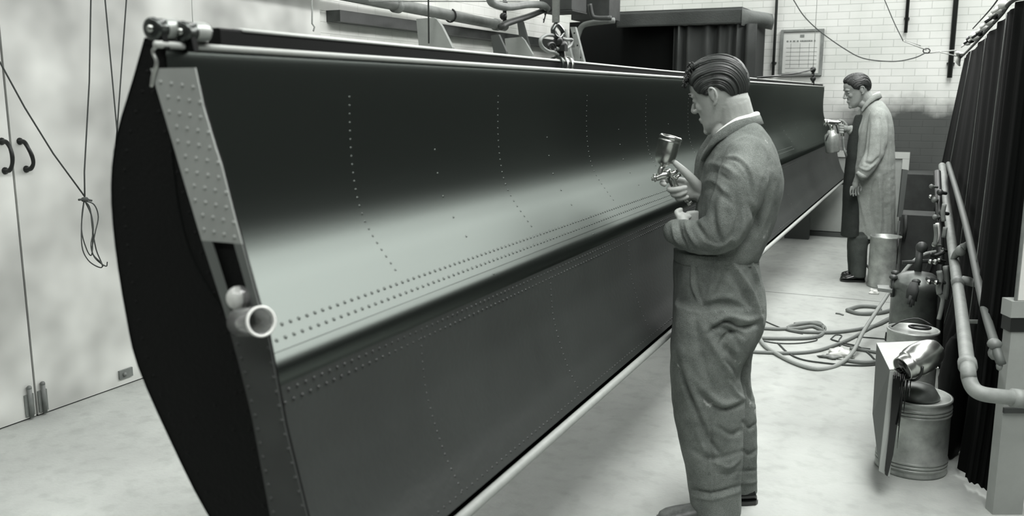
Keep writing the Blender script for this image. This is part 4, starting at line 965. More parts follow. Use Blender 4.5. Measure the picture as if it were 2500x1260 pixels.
def head_parts(seg=36):
    """Head in its own frame: x forward, y to the left, z up, chin at z=0."""
    P = [(-.004, .058, .024, .016), (.006, .076, .004, .027), (.020, .083, -.012, .038), (.035, .082, -.026, .046), (.050, .081, -.042, .051), (.070, .083, -.066, .058),
         (.090, .084, -.082, .064), (.110, .083, -.092, .068), (.125, .081, -.098, .071), (.140, .086, -.101, .073), (.155, .089, -.102, .075), (.175, .088, -.101, .076), (.195, .080, -.094, .072), (.213, .062, -.078, .060), (.226, .036, -.054, .042), (.233, .004, -.028, .020)]
    R = []
    for z, fx, bx, hw in P:
        r = []
        for k in range(seg):
            t = 2 * PI * k / seg; ct, st = math.cos(t), math.sin(t)
            cx = (fx + bx) / 2; a = (fx - bx) / 2
            e = 2.15 if z > .1 else 1.9
            # cheeks narrow towards the front of the face
            w = hw * (1 - .16 * max(0, ct) ** 2 * (1 if z < .15 else .5))
            r.append(np.array([cx + a * math.copysign(abs(ct) ** (2 / e), ct), w * math.copysign(abs(st) ** (2 / e), st), z]))
        R.append(r)
    parts = [MB().rings(R)]
    n = MB().tube([(.078, 0, .138), (.092, 0, .118), (.102, 0, .100), (.104, 0, .092), (.093, 0, .086)], [.006, .007, .008, .0085, .008], 12, sub=3); n.ball((.102, 0, .0935), .0090, 12)
    for s_ in (1, -1):
        n.ball((.090, .012 * s_, .089), (.011, .0075, .008), 10)
        n.ball((.056, .030 * s_, .100), (.022, .020, .022), 12)      # cheek
        n.ball((.0725, .030 * s_, .1255), (.0105, .013, .0085), 12)  # eyelid
        n.tube([(.084, .010 * s_, .143), (.082, .030 * s_, .147), (.068, .048 * s_, .140)], [.007, .0075, .006], 10, sub=3)  # brow
        # ear: rim, lobe and bowl
        n.tube([(-.006, .070 * s_, .112), (-.004, .076 * s_, .134), (-.012, .083 * s_, .146), (-.024, .087 * s_, .145), (-.032, .086 * s_, .130), (-.028, .082 * s_, .108), (-.016, .078 * s_, .092), (-.008, .073 * s_, .090)], [.004, .0046, .0048, .005, .005, .0048, .0058, .006], 8, sub=3)
        n.ball((-.017, .0745 * s_, .118), (.014, .006, .022), 12)
        n.tube([(-.006, .074 * s_, .106), (-.014, .079 * s_, .114), (-.020, .081 * s_, .128)], [.003, .0032, .003], 8)
    n.tube([(.076, -.022, .054), (.085, -.010, .058), (.087, 0, .0565), (.085, .010, .058), (.076, .022, .054)], [.002, .0042, .0042, .0042, .002], 10, sub=2)
    n.tube([(.075, -.020, .049), (.083, -.008, .0465), (.084, 0, .0465), (.083, .008, .0465), (.075, .020, .049)], [.002, .0045, .0048, .0045, .002], 10, sub=2)
    n.ball((.072, 0, .012), (.015, .020, .015), 12)
    parts.append(n); return parts
def pose_mat(origin, yaw, pitch, roll=0.0, scale=1.0):
    """yaw: heading of +x; pitch: nose down positive"""
    m = Matrix.Rotation(yaw, 3, 'Z') @ Matrix.Rotation(pitch, 3, 'Y') @ Matrix.Rotation(roll, 3, 'X')
    return np.array(m) * scale, V3(origin)
def xf(mb, mt):
    A, o = mt
    q = MB(); q.add([A @ np.array(p) + o for p in mb.v], mb.f); return q
def hair_shell(mt, thick, hairline, tufts=(), nu=280, nv=110, seed=0, swirl=1.0):
    """Combed-back hair: a closed shell over the skull with raised locks. Returns MB plus strand values."""
    A, o = mt; outer = []; inner = []; val = []
    for i in range(nv + 1):
        ph = PI * .67 * i / nv       # from crown down
        ro, ri = [], []
        for j in range(nu):
            th = 2 * PI * j / nu     # 0 = front
            # limit of the hair for this heading
            lim = hairline(th)
            k = min(1.0, ph / lim) if lim > 0 else 1
            pe = min(ph, lim)
            dx, dy, dz = math.sin(pe) * math.cos(th), math.sin(pe) * math.sin(th), math.cos(pe)
            base = np.array([-.008 + .094 * dx, .0735 * dy, .140 + .094 * dz])
            nn = nrm(np.array([dx, dy, dz]))
            edge = max(0.0, 1 - (ph / lim) ** 5) if ph < lim else 0
            # locks run back from the front hairline, curving down at the sides
            fl = th * 3.0 + swirl * 1.6 * math.sin(pe * 1.3)
            sgn = 1 if dy > 0 else -1
            pole = np.array([-.05, .90 * sgn, -.42]); ang = math.acos(max(-1, min(1, (dx * pole[0] + dy * pole[1] + dz * pole[2]))))
            cross = sgn * ang * 34 + 1.8 * noise.noise(Vector((dx * 1.5 + seed, dy * 1.5, dz * 1.5))) + 1.2 * math.sin(dx * 4 + dz * 3)
            s1 = .5 + .5 * math.sin(cross * 1.0); s2 = noise.noise(Vector((cross * .62, dx * .8, seed))); s3 = noise.noise(Vector((cross * 1.3, dx * 1.0, seed + 4)))
            h = thick * (.75 + .25 * dz + .05 * s1 + .24 * s2 + .35 * max(0, dx) * dz) * (edge ** .5)
            for (tx, ty, tz, tr, th_) in tufts:
                q = base - np.array([tx, ty, tz]); h += th_ * math.exp(-(q @ q) / (tr * tr)) * (1 + .5 * noise.noise(Vector((q[0] * 160, q[1] * 160, q[2] * 160)))) * (edge ** .3)
            ro.append(base + nn * (h + .0012 * (1 if ph < lim else 0))); ri.append(base - nn * .010); val.append(.5 + .55 * s2 + .35 * s3 + .1 * s1)
        outer.append(ro); inner.append(ri)
    mb = MB(); nO = (nv + 1) * nu
    vs = [A @ p + o for r in outer for p in r] + [A @ p + o for r in inner for p in r]
    fs = []
    for i in range(nv):
        for j in range(nu):
            j2 = (j + 1) % nu
            fs.append((i * nu + j, (i + 1) * nu + j, (i + 1) * nu + j2, i * nu + j2))
            fs.append((nO + i * nu + j, nO + i * nu + j2, nO + (i + 1) * nu + j2, nO + (i + 1) * nu + j))
    for j in range(nu):
        j2 = (j + 1) % nu; fs.append((nv * nu + j, nO + nv * nu + j, nO + nv * nu + j2, nv * nu + j2))
    mb.add(vs, fs); return mb, val + val
def build_hair(mb, val, m, parent):
    o = mb.build('hair', m, parent); at = o.data.attributes.new('strand', 'FLOAT', 'POINT')
    at.data.foreach_set('value', [float(np.clip(v, 0, 1)) for v in val[:len(o.data.vertices)]]); return o

# ---------------------------------------------------------------- first painter
D1 = 3.31
def g1(px, py, dv=0.0): return gd(px, py, D1 + dv)
p1root = g1(1750, 1245); p1root[2] = 0
FACE_YAW = math.pi + YAW - math.radians(24)      # faces the panel, turned a little away from the camera
hl = 0.0
# head placed so that the ear and the profile fall where the photograph has them
HS = 1.05
hm_r = pose_mat((0, 0, 0), math.pi + YAW - math.radians(37), math.radians(17), math.radians(-5.5), HS)
ear_local = np.array([-.018, .080, .118])
ear_w = g1(1742, 235, -.075)
hm = (hm_r[0], ear_w - hm_r[0] @ ear_local)
body = [xf(p, hm) for p in head_parts()]
neck_top = hm[0] @ np.array([-.045, 0, .085]) + hm[1]; neck_low = hm[0] @ np.array([-.01, 0, .045]) + hm[1]
nb = g1(1806, 330)
body.append(limb([(neck_top, .060), ((neck_top * .55 + nb * .45), .064), (nb, .072), (nb - [0, 0, .06], .08)]))
body.append(limb([(hm[0] @ np.array([.03, 0, .035]) + hm[1], .030), (g1(1772, 322), .052)]))
# trunk and limbs inside the clothes
body.append(loft([(1752, 1862, 330, .15), (1740, 1880, 380, .17), (1722, 1880, 480, .13), (1680, 1845, 600, .12), (1675, 1840, 700, .14), (1680, 1835, 790, .13)], D1))
for dv, dx in ((-.09, 0), (.09, 26)):
    body.append(limb([(g1(1742 + dx, 760, dv), .08), (g1(1735 + dx, 980, dv), .055), (g1(1755 + dx, 1200, dv), .042)], 12))
EL = g1(1752, 572, -.17)
body.append(limb([(g1(1828, 392, -.15), .05), (g1(1806, 480, -.19), .045), (EL, .038), (g1(1672, 560, -.11), .022)], 12))
body.append(limb([(g1(1800, 392, .15), .05), (g1(1760, 470, .14), .045), (g1(1742, 520, .09), .036), (g1(1716, 478, .03), .027)], 12))
def finger(pts, r0, r1):
    n = len(pts); return MB().tube(pts, list(np.linspace(r0, r1, n)), 12, sub=4).ball(pts[-1], r1 * .99, 12).ball(pts[0], r0 * .99, 12)
# right hand round the gun handle
body.append(limb([(g1(1722, 488, .04), .027), (g1(1705, 470, .035), .030)], 14))
hp = MB().ball(g1(1692, 462, .030), (.036, .018, .042), 18, axes=(nrm(g1(1680, 450) - g1(1705, 475)), FH, nrm(np.cross(nrm(g1(1680, 450) - g1(1705, 475)), FH)))); body.append(hp)
body.append(finger([g1(1708, 462, .02), g1(1694, 443, .004), g1(1676, 424, -.006), g1(1660, 409, -.008), g1(1647, 397, -.008)], .021, .0105))
body.append(finger([g1(1690, 450, .045), g1(1660, 440, .050), g1(1630, 440, .038), g1(1617, 446, .016), g1(1622, 450, -.004)], .013, .0100))
body.append(finger([g1(1694, 462, .045), g1(1662, 456, .048), g1(1638, 458, .032), g1(1636, 464, -.002), g1(1652, 463, -.024), g1(1673, 458, -.028)], .013, .0102))
body.append(finger([g1(1698, 474, .042), g1(1668, 470, .044), g1(1646, 471, .028), g1(1645, 476, -.002), g1(1660, 475, -.022), g1(1673, 469, -.026)], .0125, .0098))
body.append(finger([g1(1700, 482, .036), g1(1676, 482, .036), g1(1656, 482, .024), g1(1655, 486, .0), g1(1666, 485, -.014), g1(1678, 481, -.016)], .011, .0085))
# left hand tucked under the right arm
body.append(limb([(g1(1670, 552, -.075), .022), (g1(1666, 536, -.06), .023)], 14))
body.append(MB().ball(g1(1668, 528, -.045), (.034, .018, .014), 14))
for k in range(4): body.append(finger([g1(1680, 522 + k * 5, -.03), g1(1700, 520 + k * 6, -.015), g1(1712, 526 + k * 6, .0)], .0105, .009))
body.append(finger([g1(1658, 530, -.06), g1(1652, 518, -.05), g1(1662, 512, -.04)], .011, .009))
co, no, fs = remesh(body, .0034, 4)
per1 = obj('person', co, fs, 'skin', None, True)
per1.location = (0, 0, 0)
# keep the body's own origin at the feet
me = per1.data; shift = WORLD[per1.name] - p1root
for v_ in me.vertices: v_.co = (v_.co[0] + shift[0], v_.co[1] + shift[1], v_.co[2] + shift[2])
per1.location = tuple(p1root); WORLD[per1.name] = p1root
tag(per1, 'nearer man in cotton overalls looking down at the spray gun in his hand', 'person')
# hair
def hl1(th):
    c = math.cos(th); s = abs(math.sin(th))
    th_ = abs((th + PI) % (2 * PI) - PI)     # 0 front .. pi back
    pts = [(0, 1.02), (.45, 1.05), (.8, 1.25), (1.15, 1.58), (1.45, 1.72), (1.60, 1.60), (1.78, 1.50), (2.0, 1.72), (2.35, 2.0), (PI, 2.08)]
    for (a, x), (b, y) in zip(pts, pts[1:]):
        if a <= th_ <= b: k = (th_ - a) / (b - a); k = k * k * (3 - 2 * k); return x * (1 - k) + y * k
    return 1.2
tuf = ((.075, .0, .205, .030, .020), (.085, .022, .19, .018, .014), (.088, -.02, .19, .018, .014), (.055, .03, .215, .02, .008))
hb, hv = hair_shell(hm, .021, hl1, tuf, seed=1.0)
hb2 = MB()
build_hair(hb, hv, 'hair', per1)
cur = MB(); random.seed(11)
for k in range(95):
    th = random.uniform(-.9, 1.1); up_ = random.uniform(0, 1) ** 1.4; bp_ = np.array([.094 - .045 * up_ - .02 * (1 - math.cos(th)) * 2, .060 * math.sin(th), .188 + .060 * up_ - .01 * th * th])
    R_ = random.uniform(.005, .010); ph = random.uniform(0, 6); n_ = nrm(np.array([.6, math.sin(th), .5]))
    u_, v_ = frame(n_)
    pts = [hm[0] @ (bp_ + n_ * (.004 + .0022 * i) + R_ * (math.cos(ph + i * .8) * u_ + math.sin(ph + i * .8) * v_)) + hm[1] for i in range(7)]
    cur.tube(pts, [.0032] * 5 + [.0022, .0008], 6, sub=2)
oc = cur.build('hair_curls', 'hair', per1); at = oc.data.attributes.new('strand', 'FLOAT', 'POINT'); at.data.foreach_set('value', [random.uniform(.2, .8) for _ in oc.data.vertices])
# eye brows and lashes
eb = MB()
for s_ in (1, -1):
    eb.tube([hm[0] @ np.array(q) + hm[1] for q in ((.0905, .010 * s_, .146), (.088, .030 * s_, .1515), (.074, .050 * s_, .146))], [.0026, .0032, .0015], 8, sub=3)
    eb.tube([hm[0] @ np.array(q) + hm[1] for q in ((.084, .019 * s_, .121), (.0865, .030 * s_, .1185), (.079, .043 * s_, .121))], [.0012, .0018, .001], 6, sub=3)
ob = eb.build('eyebrows', 'hair', per1)

# jacket: trunk and sleeves in one surface
jk = [loft([(1790, 1842, 296, .075), (1766, 1858, 314, .12), (1746, 1872, 336, .165), (1732, 1884, 362, .20, 0), (1720, 1896, 400, .215), (1714, 1903, 440, .21), (1708, 1900, 480, .20), (1702, 1891, 520, .19), (1698, 1876, 560, .185), (1684, 1860, 596, .175, -.01), (1662, 1850, 622, .162, -.02), (1656, 1846, 632, .152, -.02)], D1, 3)]
jk.append(limb([(g1(1822, 385, -.15), .078), (g1(1812, 440, -.20), .086), (g1(1795, 500, -.215), .082), (g1(1768, 556, -.205), .078), (g1(1722, 578, -.17), .066), (g1(1680, 574, -.13), .056), (g1(1652, 566, -.10), .048)], 22, 5))
jk.append(limb([(g1(1790, 400, .14), .080), (g1(1762, 452, .14), .068), (g1(1742, 500, .10), .060), (g1(1730, 482, .055), .046), (g1(1722, 474, .035), .040)], 20, 5))
jk.append(limb([(g1(1752, 352, .10), .05), (g1(1726, 390, .10), .04), (g1(1722, 450, .10), .045)], 16, 4))
co, no, fs = remesh(jk, .0062, 3)
F1 = [  # jacket creases (points, half width px, height m)
 (((1772, 388), (1800, 392), (1822, 415), (1834, 450), (1838, 485)), 3.2, -.006), (((1768, 384), (1800, 384), (1828, 408), (1842, 450)), 4, .004),
 (((1716, 402), (1745, 400), (1775, 410), (1800, 430)), 6, .007), (((1712, 425), (1745, 420), (1780, 440)), 5, -.007), (((1706, 452), (1740, 440), (1775, 470)), 6, .007),
 (((1700, 478), (1740, 460), (1790, 500)), 6, -.005), (((1850, 330), (1866, 420), (1862, 520)), 9, .005), (((1830, 500), (1850, 540), (1838, 600)), 7, -.008), (((1880, 420), (1878, 500), (1850, 580)), 7, .005),
 (((1862, 440), (1852, 520), (1820, 590)), 6, -.007), (((1688, 500), (1700, 545), (1725, 585)), 6, -.008), (((1672, 530), (1680, 565), (1700, 600)), 5, .007), (((1655, 540), (1662, 575), (1676, 606)), 4, -.008),
 (((1640, 545), (1648, 580), (1660, 600)), 3.5, .006), (((1765, 470), (1758, 530), (1768, 590)), 8, .006), (((1795, 470), (1800, 540), (1780, 600)), 8, -.008), (((1740, 500), (1745, 550), (1760, 590)), 6, -.006),
 (((1815, 520), (1812, 560), (1790, 605)), 6, .006), (((1748, 372), (1735, 420), (1715, 470)), 4, .005), (((1780, 350), (1760, 380), (1738, 400)), 6, .004), (((1828, 300), (1855, 340), (1880, 400)), 10, -.002),
 (((1700, 612), (1740, 616), (1790, 600)), 6, -.007), (((1720, 590), (1755, 600), (1790, 585)), 5, .006)]
co = cloth_noise(co, no, .0050, 11, (1, 1, .45), 2.0); co = creases(co, no, F1)
jo = obj('overall_jacket', co, fs, 'overall', per1)
# trousers
tr = [loft([(1650, 1842, 606, .150, -.02), (1648, 1847, 632, .158, -.02), (1646, 1852, 665, .162, -.02), (1646, 1862, 705, .164, -.02), (1645, 1866, 745, .164, -.02), (1644, 1864, 780, .162, -.02), (1643, 1852, 815, .155, -.02), (1645, 1835, 845, .145, -.02)], D1, 3)]
tr.append(loft([(1646, 1850, 740, .115, -.085), (1642, 1852, 790, .125, -.085), (1640, 1838, 835, .122, -.085), (1639, 1812, 880, .118, -.085), (1638, 1804, 914, .112, -.085), (1641, 1814, 960, .108, -.09), (1644, 1817, 990, .104, -.09), (1650, 1813, 1030, .10, -.09), (1657, 1811, 1071, .098, -.09), (1670, 1810, 1124, .095, -.09), (1680, 1808, 1176, .092, -.09), (1686, 1807, 1225, .090, -.09), (1689, 1805, 1252, .088, -.09)], D1, 3))
tr.append(loft([(1710, 1850, 770, .10, .05), (1712, 1850, 810, .10, .06), (1712, 1838, 850, .10, .07), (1712, 1832, 893, .10, .08), (1712, 1831, 935, .10, .10), (1722, 1842, 985, .096, .10), (1730, 1845, 1040, .092, .10), (1736, 1845, 1100, .09, .10), (1745, 1845, 1160, .085, .10), (1752, 1845, 1194, .078, .10)], D1, 3))
co, no, fs = remesh(tr, .0068, 3)
F2 = [(((1788, 642), (1822, 690), (1846, 740), (1860, 792)), 5, .009), (((1775, 655), (1805, 700), (1830, 745), (1845, 785)), 6, -.009), (((1836, 640), (1852, 690), (1862, 760)), 3, .007), (((1760, 660), (1745, 700), (1735, 745)), 4, .006), (((1700, 770), (1735, 745), (1790, 740)), 8, -.006), (((1728, 815), (1755, 800), (1790, 812), (1806, 850)), 6, -.012), (((1770, 880), (1795, 905), (1803, 930)), 5, -.010), (((1660, 900), (1680, 960), (1700, 1000)), 4, -.007), (((1780, 930), (1796, 960), (1812, 972)), 5, .009), (((1700, 1050), (1715, 1090), (1730, 1110)), 4, .006), (((1750, 1150), (1775, 1160), (1800, 1150)), 4, -.006), (((1690, 650), (1692, 700), (1716, 752)), 3.5, .007), (((1742, 652), (1735, 700), (1719, 754)), 3.5, .007), (((1697, 652), (1702, 705), (1716, 742)), 3.5, -.006), (((1780, 650), (1760, 700), (1745, 720)), 6, -.004),
 (((1655, 744), (1690, 752), (1720, 758)), 4, -.005), (((1795, 650), (1822, 700), (1850, 760)), 6, .005), (((1832, 650), (1850, 700), (1860, 770)), 5, -.005), (((1720, 735), (1765, 725), (1800, 735), (1840, 765)), 9, .006),
 (((1740, 802), (1775, 785), (1812, 800), (1848, 792)), 5, -.016), (((1745, 790), (1780, 772), (1820, 782), (1856, 775)), 7, .009), (((1758, 840), (1775, 818), (1800, 812), (1815, 822)), 6, -.013), (((1765, 845), (1790, 870), (1800, 900)), 7, -.011),
 (((1720, 800), (1745, 850), (1790, 920)), 9, .008), (((1690, 760), (1710, 860), (1740, 960)), 9, -.006), (((1660, 850), (1690, 950), (1722, 1030)), 9, .006), (((1700, 930), (1760, 985), (1812, 975)), 8, .009),
 (((1705, 960), (1760, 1000), (1812, 985)), 5, -.011), (((1668, 930), (1700, 1005), (1728, 1070)), 5, -.009), (((1730, 1075), (1745, 1090), (1760, 1110)), 4, -.009), (((1726, 1020), (1733, 1120), (1738, 1235)), 2.5, .005),
 (((1733, 1020), (1740, 1120), (1745, 1235)), 2.5, -.004), (((1690, 1100), (1740, 1120), (1806, 1105)), 6, -.007), (((1750, 1040), (1785, 1060), (1810, 1050)), 5, -.007), (((1745, 1130), (1780, 1140), (1806, 1122)), 4, .006),
 (((1690, 1195), (1740, 1203), (1806, 1185)), 3, -.009), (((1688, 1212), (1740, 1218), (1806, 1200)), 4, .005), (((1822, 940), (1832, 970), (1842, 985)), 4, -.008), (((1815, 1030), (1830, 1045), (1845, 1035)), 4, -.008), (((1812, 1100), (1830, 1110), (1845, 1100)), 4, -.007), (((1812, 1150), (1845, 1148)), 3, -.007), (((1815, 1180), (1845, 1176)), 4, .006),
 (((1648, 636), (1700, 640), (1780, 634), (1846, 626)), 3.0, -.006)]
co = cloth_noise(co, no, .0055, 9, (1, 1, .55), 7.0); co = creases(co, no, F2)
to = obj('overall_trousers', co, fs, 'trouser', per1)
# waistband, belt loop, dark seat patch
wbm = MB().rings([oval(1647, 1848, y, D1, .157 + (.004 if 612 < y < 634 else 0), -.02, n=40) for y in (608, 612, 634, 637)]); wbm.build('waistband', 'trouser', per1)
lo_ = MB().box(g1(1838, 612, -.10), (.012, .012, .045)); lo_.tube([g1(1834, 600, -.12), g1(1842, 607, -.115), g1(1842, 622, -.115)], .006, 8); lo_.build('belt_loop', 'overall', per1)
pk = MB(); pr = [g1(*q, -.155) for q in ((1818, 800), (1836, 790), (1850, 800), (1846, 816), (1824, 822))]; pk.slab(pr, FH * .03)
pk.build('back_pocket', 'darkcloth', per1)
# collar and shirt
cl_ = [g1(1722, 386, .02), g1(1733, 362, -.035), g1(1748, 340, -.062), g1(1772, 322, -.080), g1(1800, 306, -.086), g1(1828, 297, -.070), g1(1846, 292, -.030), g1(1852, 291, .02), g1(1838, 300, .07), g1(1800, 312, .10), g1(1762, 335, .09), g1(1740, 360, .07)]
def collar_ribbon(pts, rad, ctr, m, parent, sc=1.0):
    cm = MB(); P_, R_ = spline(pts, rad, 5); rsC = []
    for i, q in enumerate(P_):
        dr = nrm(P_[min(i + 1, len(P_) - 1)] - P_[max(i - 1, 0)]); upv = nrm(np.array([0, 0, 1.0]) - dr * dr[2]); sd = np.cross(dr, upv); r = R_[i]
        outw = nrm((q - ctr) * [1, 1, 0]); sg = 1 if sd @ outw > 0 else -1; sd = sd * sg * sc
        rsC.append([q - upv * r * 1.25 + sd * .013, q - upv * r * .9 + sd * .019, q + upv * r * .5 + sd * .008, q + upv * r * 1.05 + sd * .002, q + upv * r * 1.15 - sd * .006, q + upv * r * .3 - sd * .008, q - upv * r * 1.0 - sd * .006])
    cm.rings(rsC); return cm.build('collar', m, parent)
collar_ribbon(cl_, [.010, .013, .015, .016, .017, .018, .018, .018, .017, .015, .013, .010], g1(1800, 312), 'overall', per1)
sh = [q + np.array([0, 0, .016]) + (g1(1800, 312) - q) * [.09, .09, 0] for q in cl_[2:-1]]
MB().tube(sh, .011, 10, sub=4, flat=1).build('shirt_collar', 'shirt', per1)
# lapel edge on the far side of the open front
MB().tube([g1(1741, 352, .0), g1(1724, 378, .02), g1(1715, 402, .04), g1(1716, 432, .05), g1(1710, 462, .05)], [.014, .017, .015, .012, .008], 10, sub=4).build('lapel', 'overall', per1)
# shoes
def shoe(heel, toe, m, parent, s=1.0, w=.048):
    h_ = V3(heel); t_ = V3(toe); ax = nrm(t_ - h_); L_ = np.linalg.norm(t_ - h_); sd = np.array([-ax[1], ax[0], 0]); rs = []
    for k, wd, ht in ((0, .55, .55), (.04, .75, .95), (.15, .82, 1.0), (.32, .80, .95), (.45, .84, .72), (.60, .96, .58), (.75, 1.0, .50), (.88, .88, .42), (.97, .55, .32), (1.0, .25, .2)):
        c = h_ + ax * L_ * k; W = w * wd; Hh = .085 * s * ht
        rs.append([c + sd * W * math.cos(t) + np.array([0, 0, max(.001, .012 + Hh * .5 + Hh * .5 * math.sin(t))]) for t in np.linspace(0, 2 * PI, 20, endpoint=False)])
    up_ = MB().rings(rs); so = up_.build('shoe', m, parent)
    rs = []
    for k, wd in ((0, .6), (.05, .85), (.2, .92), (.4, .86), (.6, 1.02), (.78, 1.06), (.92, .85), (1.0, .4)):
        c = h_ + ax * (L_ * (k * 1.02 - .01)); W = w * wd * 1.06
        rs.append([c + sd * W + [0, 0, .002], c + sd * W + [0, 0, .018], c - sd * W + [0, 0, .018], c - sd * W + [0, 0, .002]])
    MB().rings(rs, smooth=False).build('sole', 'leather', so); return so
hz1 = g1(1790, 1255, -.09); hz1[2] = 0; tz1 = gd(1608, 1255, D1 - .12) ; tz1[2] = 0
shoe(hz1, tz1, 'leather_old', per1)
hz2 = g1(1842, 1232, .06); hz2[2] = 0; shoe(hz2, hz2 + (tz1 - hz1) * .84, 'leather', per1, .55, .044)

# spray gun in his hand
gun = thing('spray_gun', 'gravity feed spray gun with a polished cup held up by the nearer painter', 'spray gun', g1(1640, 430))
n0 = g1(1617, 408, 0); n1 = g1(1638, 334, 0); ax = nrm(n1 - n0); Lg = np.linalg.norm(n1 - n0)
MB().lathe(n0, ax, [(0, .010), (.006, .012), (.012, .024), (.022, .033), (.036, .0375), (.055, .0390), (Lg - .022, .0400), (Lg - .020, .0415), (Lg - .016, .0415), (Lg - .014, .0402), (Lg - .010, .0402), (Lg - .008, .0418), (Lg - .002, .0418), (Lg, .041), (Lg + .004, .037), (Lg + .006, .005)], 48).build('cup', 'steel', gun)
gb = MB().tube([g1(1590, 437), g1(1594, 436), g1(1600, 434), g1(1606, 433), g1(1618, 428), g1(1632, 428)], [.006, .008, .011, .013, .017, .015], 16, sub=2)
gb.tube([n0 + ax * .006, g1(1613, 418), g1(1612, 428)], [.010, .012, .014], 14, sub=2)
gb.tube([g1(1632, 428), g1(1645, 422), g1(1652, 420)], [.013, .009, .010], 12); gb.tube([g1(1628, 414), g1(1630, 424)], [.013, .014], 12)
gb.lathe(g1(1599, 434.5), nrm(g1(1590, 437) - g1(1600, 434)), [(-.004, .006), (-.004, .014), (.005, .015), (.006, .010)], 20)
gb.build('gun_body', 'steel', gun)
MB().tube([g1(1634, 428), g1(1644, 436), g1(1652, 455), g1(1664, 472), g1(1677, 486)], [.010, .011, .012, .012, .011], 14, sub=3, flat=.7).tube([g1(1646, 440), g1(1655, 430), g1(1662, 426)], [.008, .006, .006], 10).build('handle', 'steel', gun)
MB().tube([g1(1632, 430, -.004), g1(1634, 442, -.004), g1(1641, 455, -.004)], [.005, .004, .005], 8, sub=3).build('trigger', 'roller', gun)
MB().tube([g1(1646, 421), g1(1654, 417)], .007, 12).tube([g1(1655, 417), g1(1661, 414)], .0055, 12).ball(g1(1648, 420), .010, 10).build('fluid_knob', 'steel', gun)
MB().tube([g1(1675, 484), g1(1682, 493)], .010, 12).lathe(g1(1676, 486), nrm(g1(1683, 495) - g1(1675, 484)), [(0, .013), (.008, .013), (.010, .009), (.018, .012), (.024, .012)], 6, smooth=False).build('hose_fitting', 'steel', gun)

# ---------------------------------------------------------------- second painter
D2 = 7.72
def g2(px, py, dv=0.0): return gd(px, py, D2 + dv)
p2root = g2(2095, 690); p2root[2] = 0
hm2r = pose_mat((0, 0, 0), math.pi + YAW - math.radians(2), math.radians(16), 0, 1.10)
hm2 = (hm2r[0], g2(2106, 220, -.075) - hm2r[0] @ ear_local)
b2 = [xf(p, hm2) for p in head_parts(28)]
nt = hm2[0] @ np.array([-.045, 0, .085]) + hm2[1]; nb2 = g2(2130, 262)
b2.append(limb([(nt, .056), (nt * .5 + nb2 * .5, .060), (nb2, .07)]))
b2.append(limb([(hm2[0] @ np.array([.02, 0, .04]) + hm2[1], .032), (g2(2118, 256), .05)]))
b2.append(loft([(2110, 2150, 265, .15), (2105, 2165, 300, .16), (2100, 2165, 380, .10, .03), (2108, 2160, 440, .08, .05)], D2))
for dv, dx in ((-.04, 0), (.10, 0)): b2.append(limb([(g2(2125 + dx, 430, .05 + dv * .5), .05), (g2(2098 + dx, 600, dv), .045), (g2(2096 + dx, 680, dv), .04)], 12))
b2.append(limb([(g2(2142, 290, -.16), .045), (g2(2135, 380, -.2), .04), (g2(2100, 425, -.22), .028), (g2(2090, 442, -.22), .024)], 12))
b2.append(limb([(g2(2130, 290, .15), .045), (g2(2112, 330, .14), .04), (g2(2085, 322, .05), .028), (g2(2070, 314, .0), .024)], 12))
b2.append(MB().ball(g2(2088, 450, -.22), (.026, .020, .036), 14))     # hanging left hand
for k in range(4): b2.append(finger([g2(2078 + k * 6.0, 457, -.22), g2(2076 + k * 6.2, 468, -.22 + k * .004), g2(2077 + k * 6.4, 479 - abs(k - 1.3) * 2.5, -.215)], .0088, .0068))
b2.append(finger([g2(2097, 448, -.215), g2(2102, 458, -.2), g2(2101, 466, -.2)], .010, .008))
b2.append(MB().ball(g2(2062, 312, .0), (.032, .022, .030), 14))
for k in range(4): b2.append(finger([g2(2064, 303 + k * 6, .02), g2(2052, 303 + k * 6, .015), g2(2050, 305 + k * 6, -.02), g2(2058, 306 + k * 6, -.034)], .0105, .009))
b2.append(finger([g2(2066, 304, -.01), g2(2058, 296, -.01), g2(2050, 293, -.01)], .011, .009))
co, no, fs = remesh(b2, .0038, 2)
per2 = obj('person', co, fs, 'skin2', None, True); me = per2.data; shift = WORLD[per2.name] - p2root
for v_ in me.vertices: v_.co = (v_.co[0] + shift[0], v_.co[1] + shift[1], v_.co[2] + shift[2])
per2.location = tuple(p2root); WORLD[per2.name] = p2root
tag(per2, 'farther man in a long pale dust coat holding a spray gun', 'person')
hb, hv = hair_shell(hm2, .018, hl1, ((.06, 0, .21, .03, .008),), nu=90, nv=44, seed=5.0); build_hair(hb, hv, 'hair2', per2)
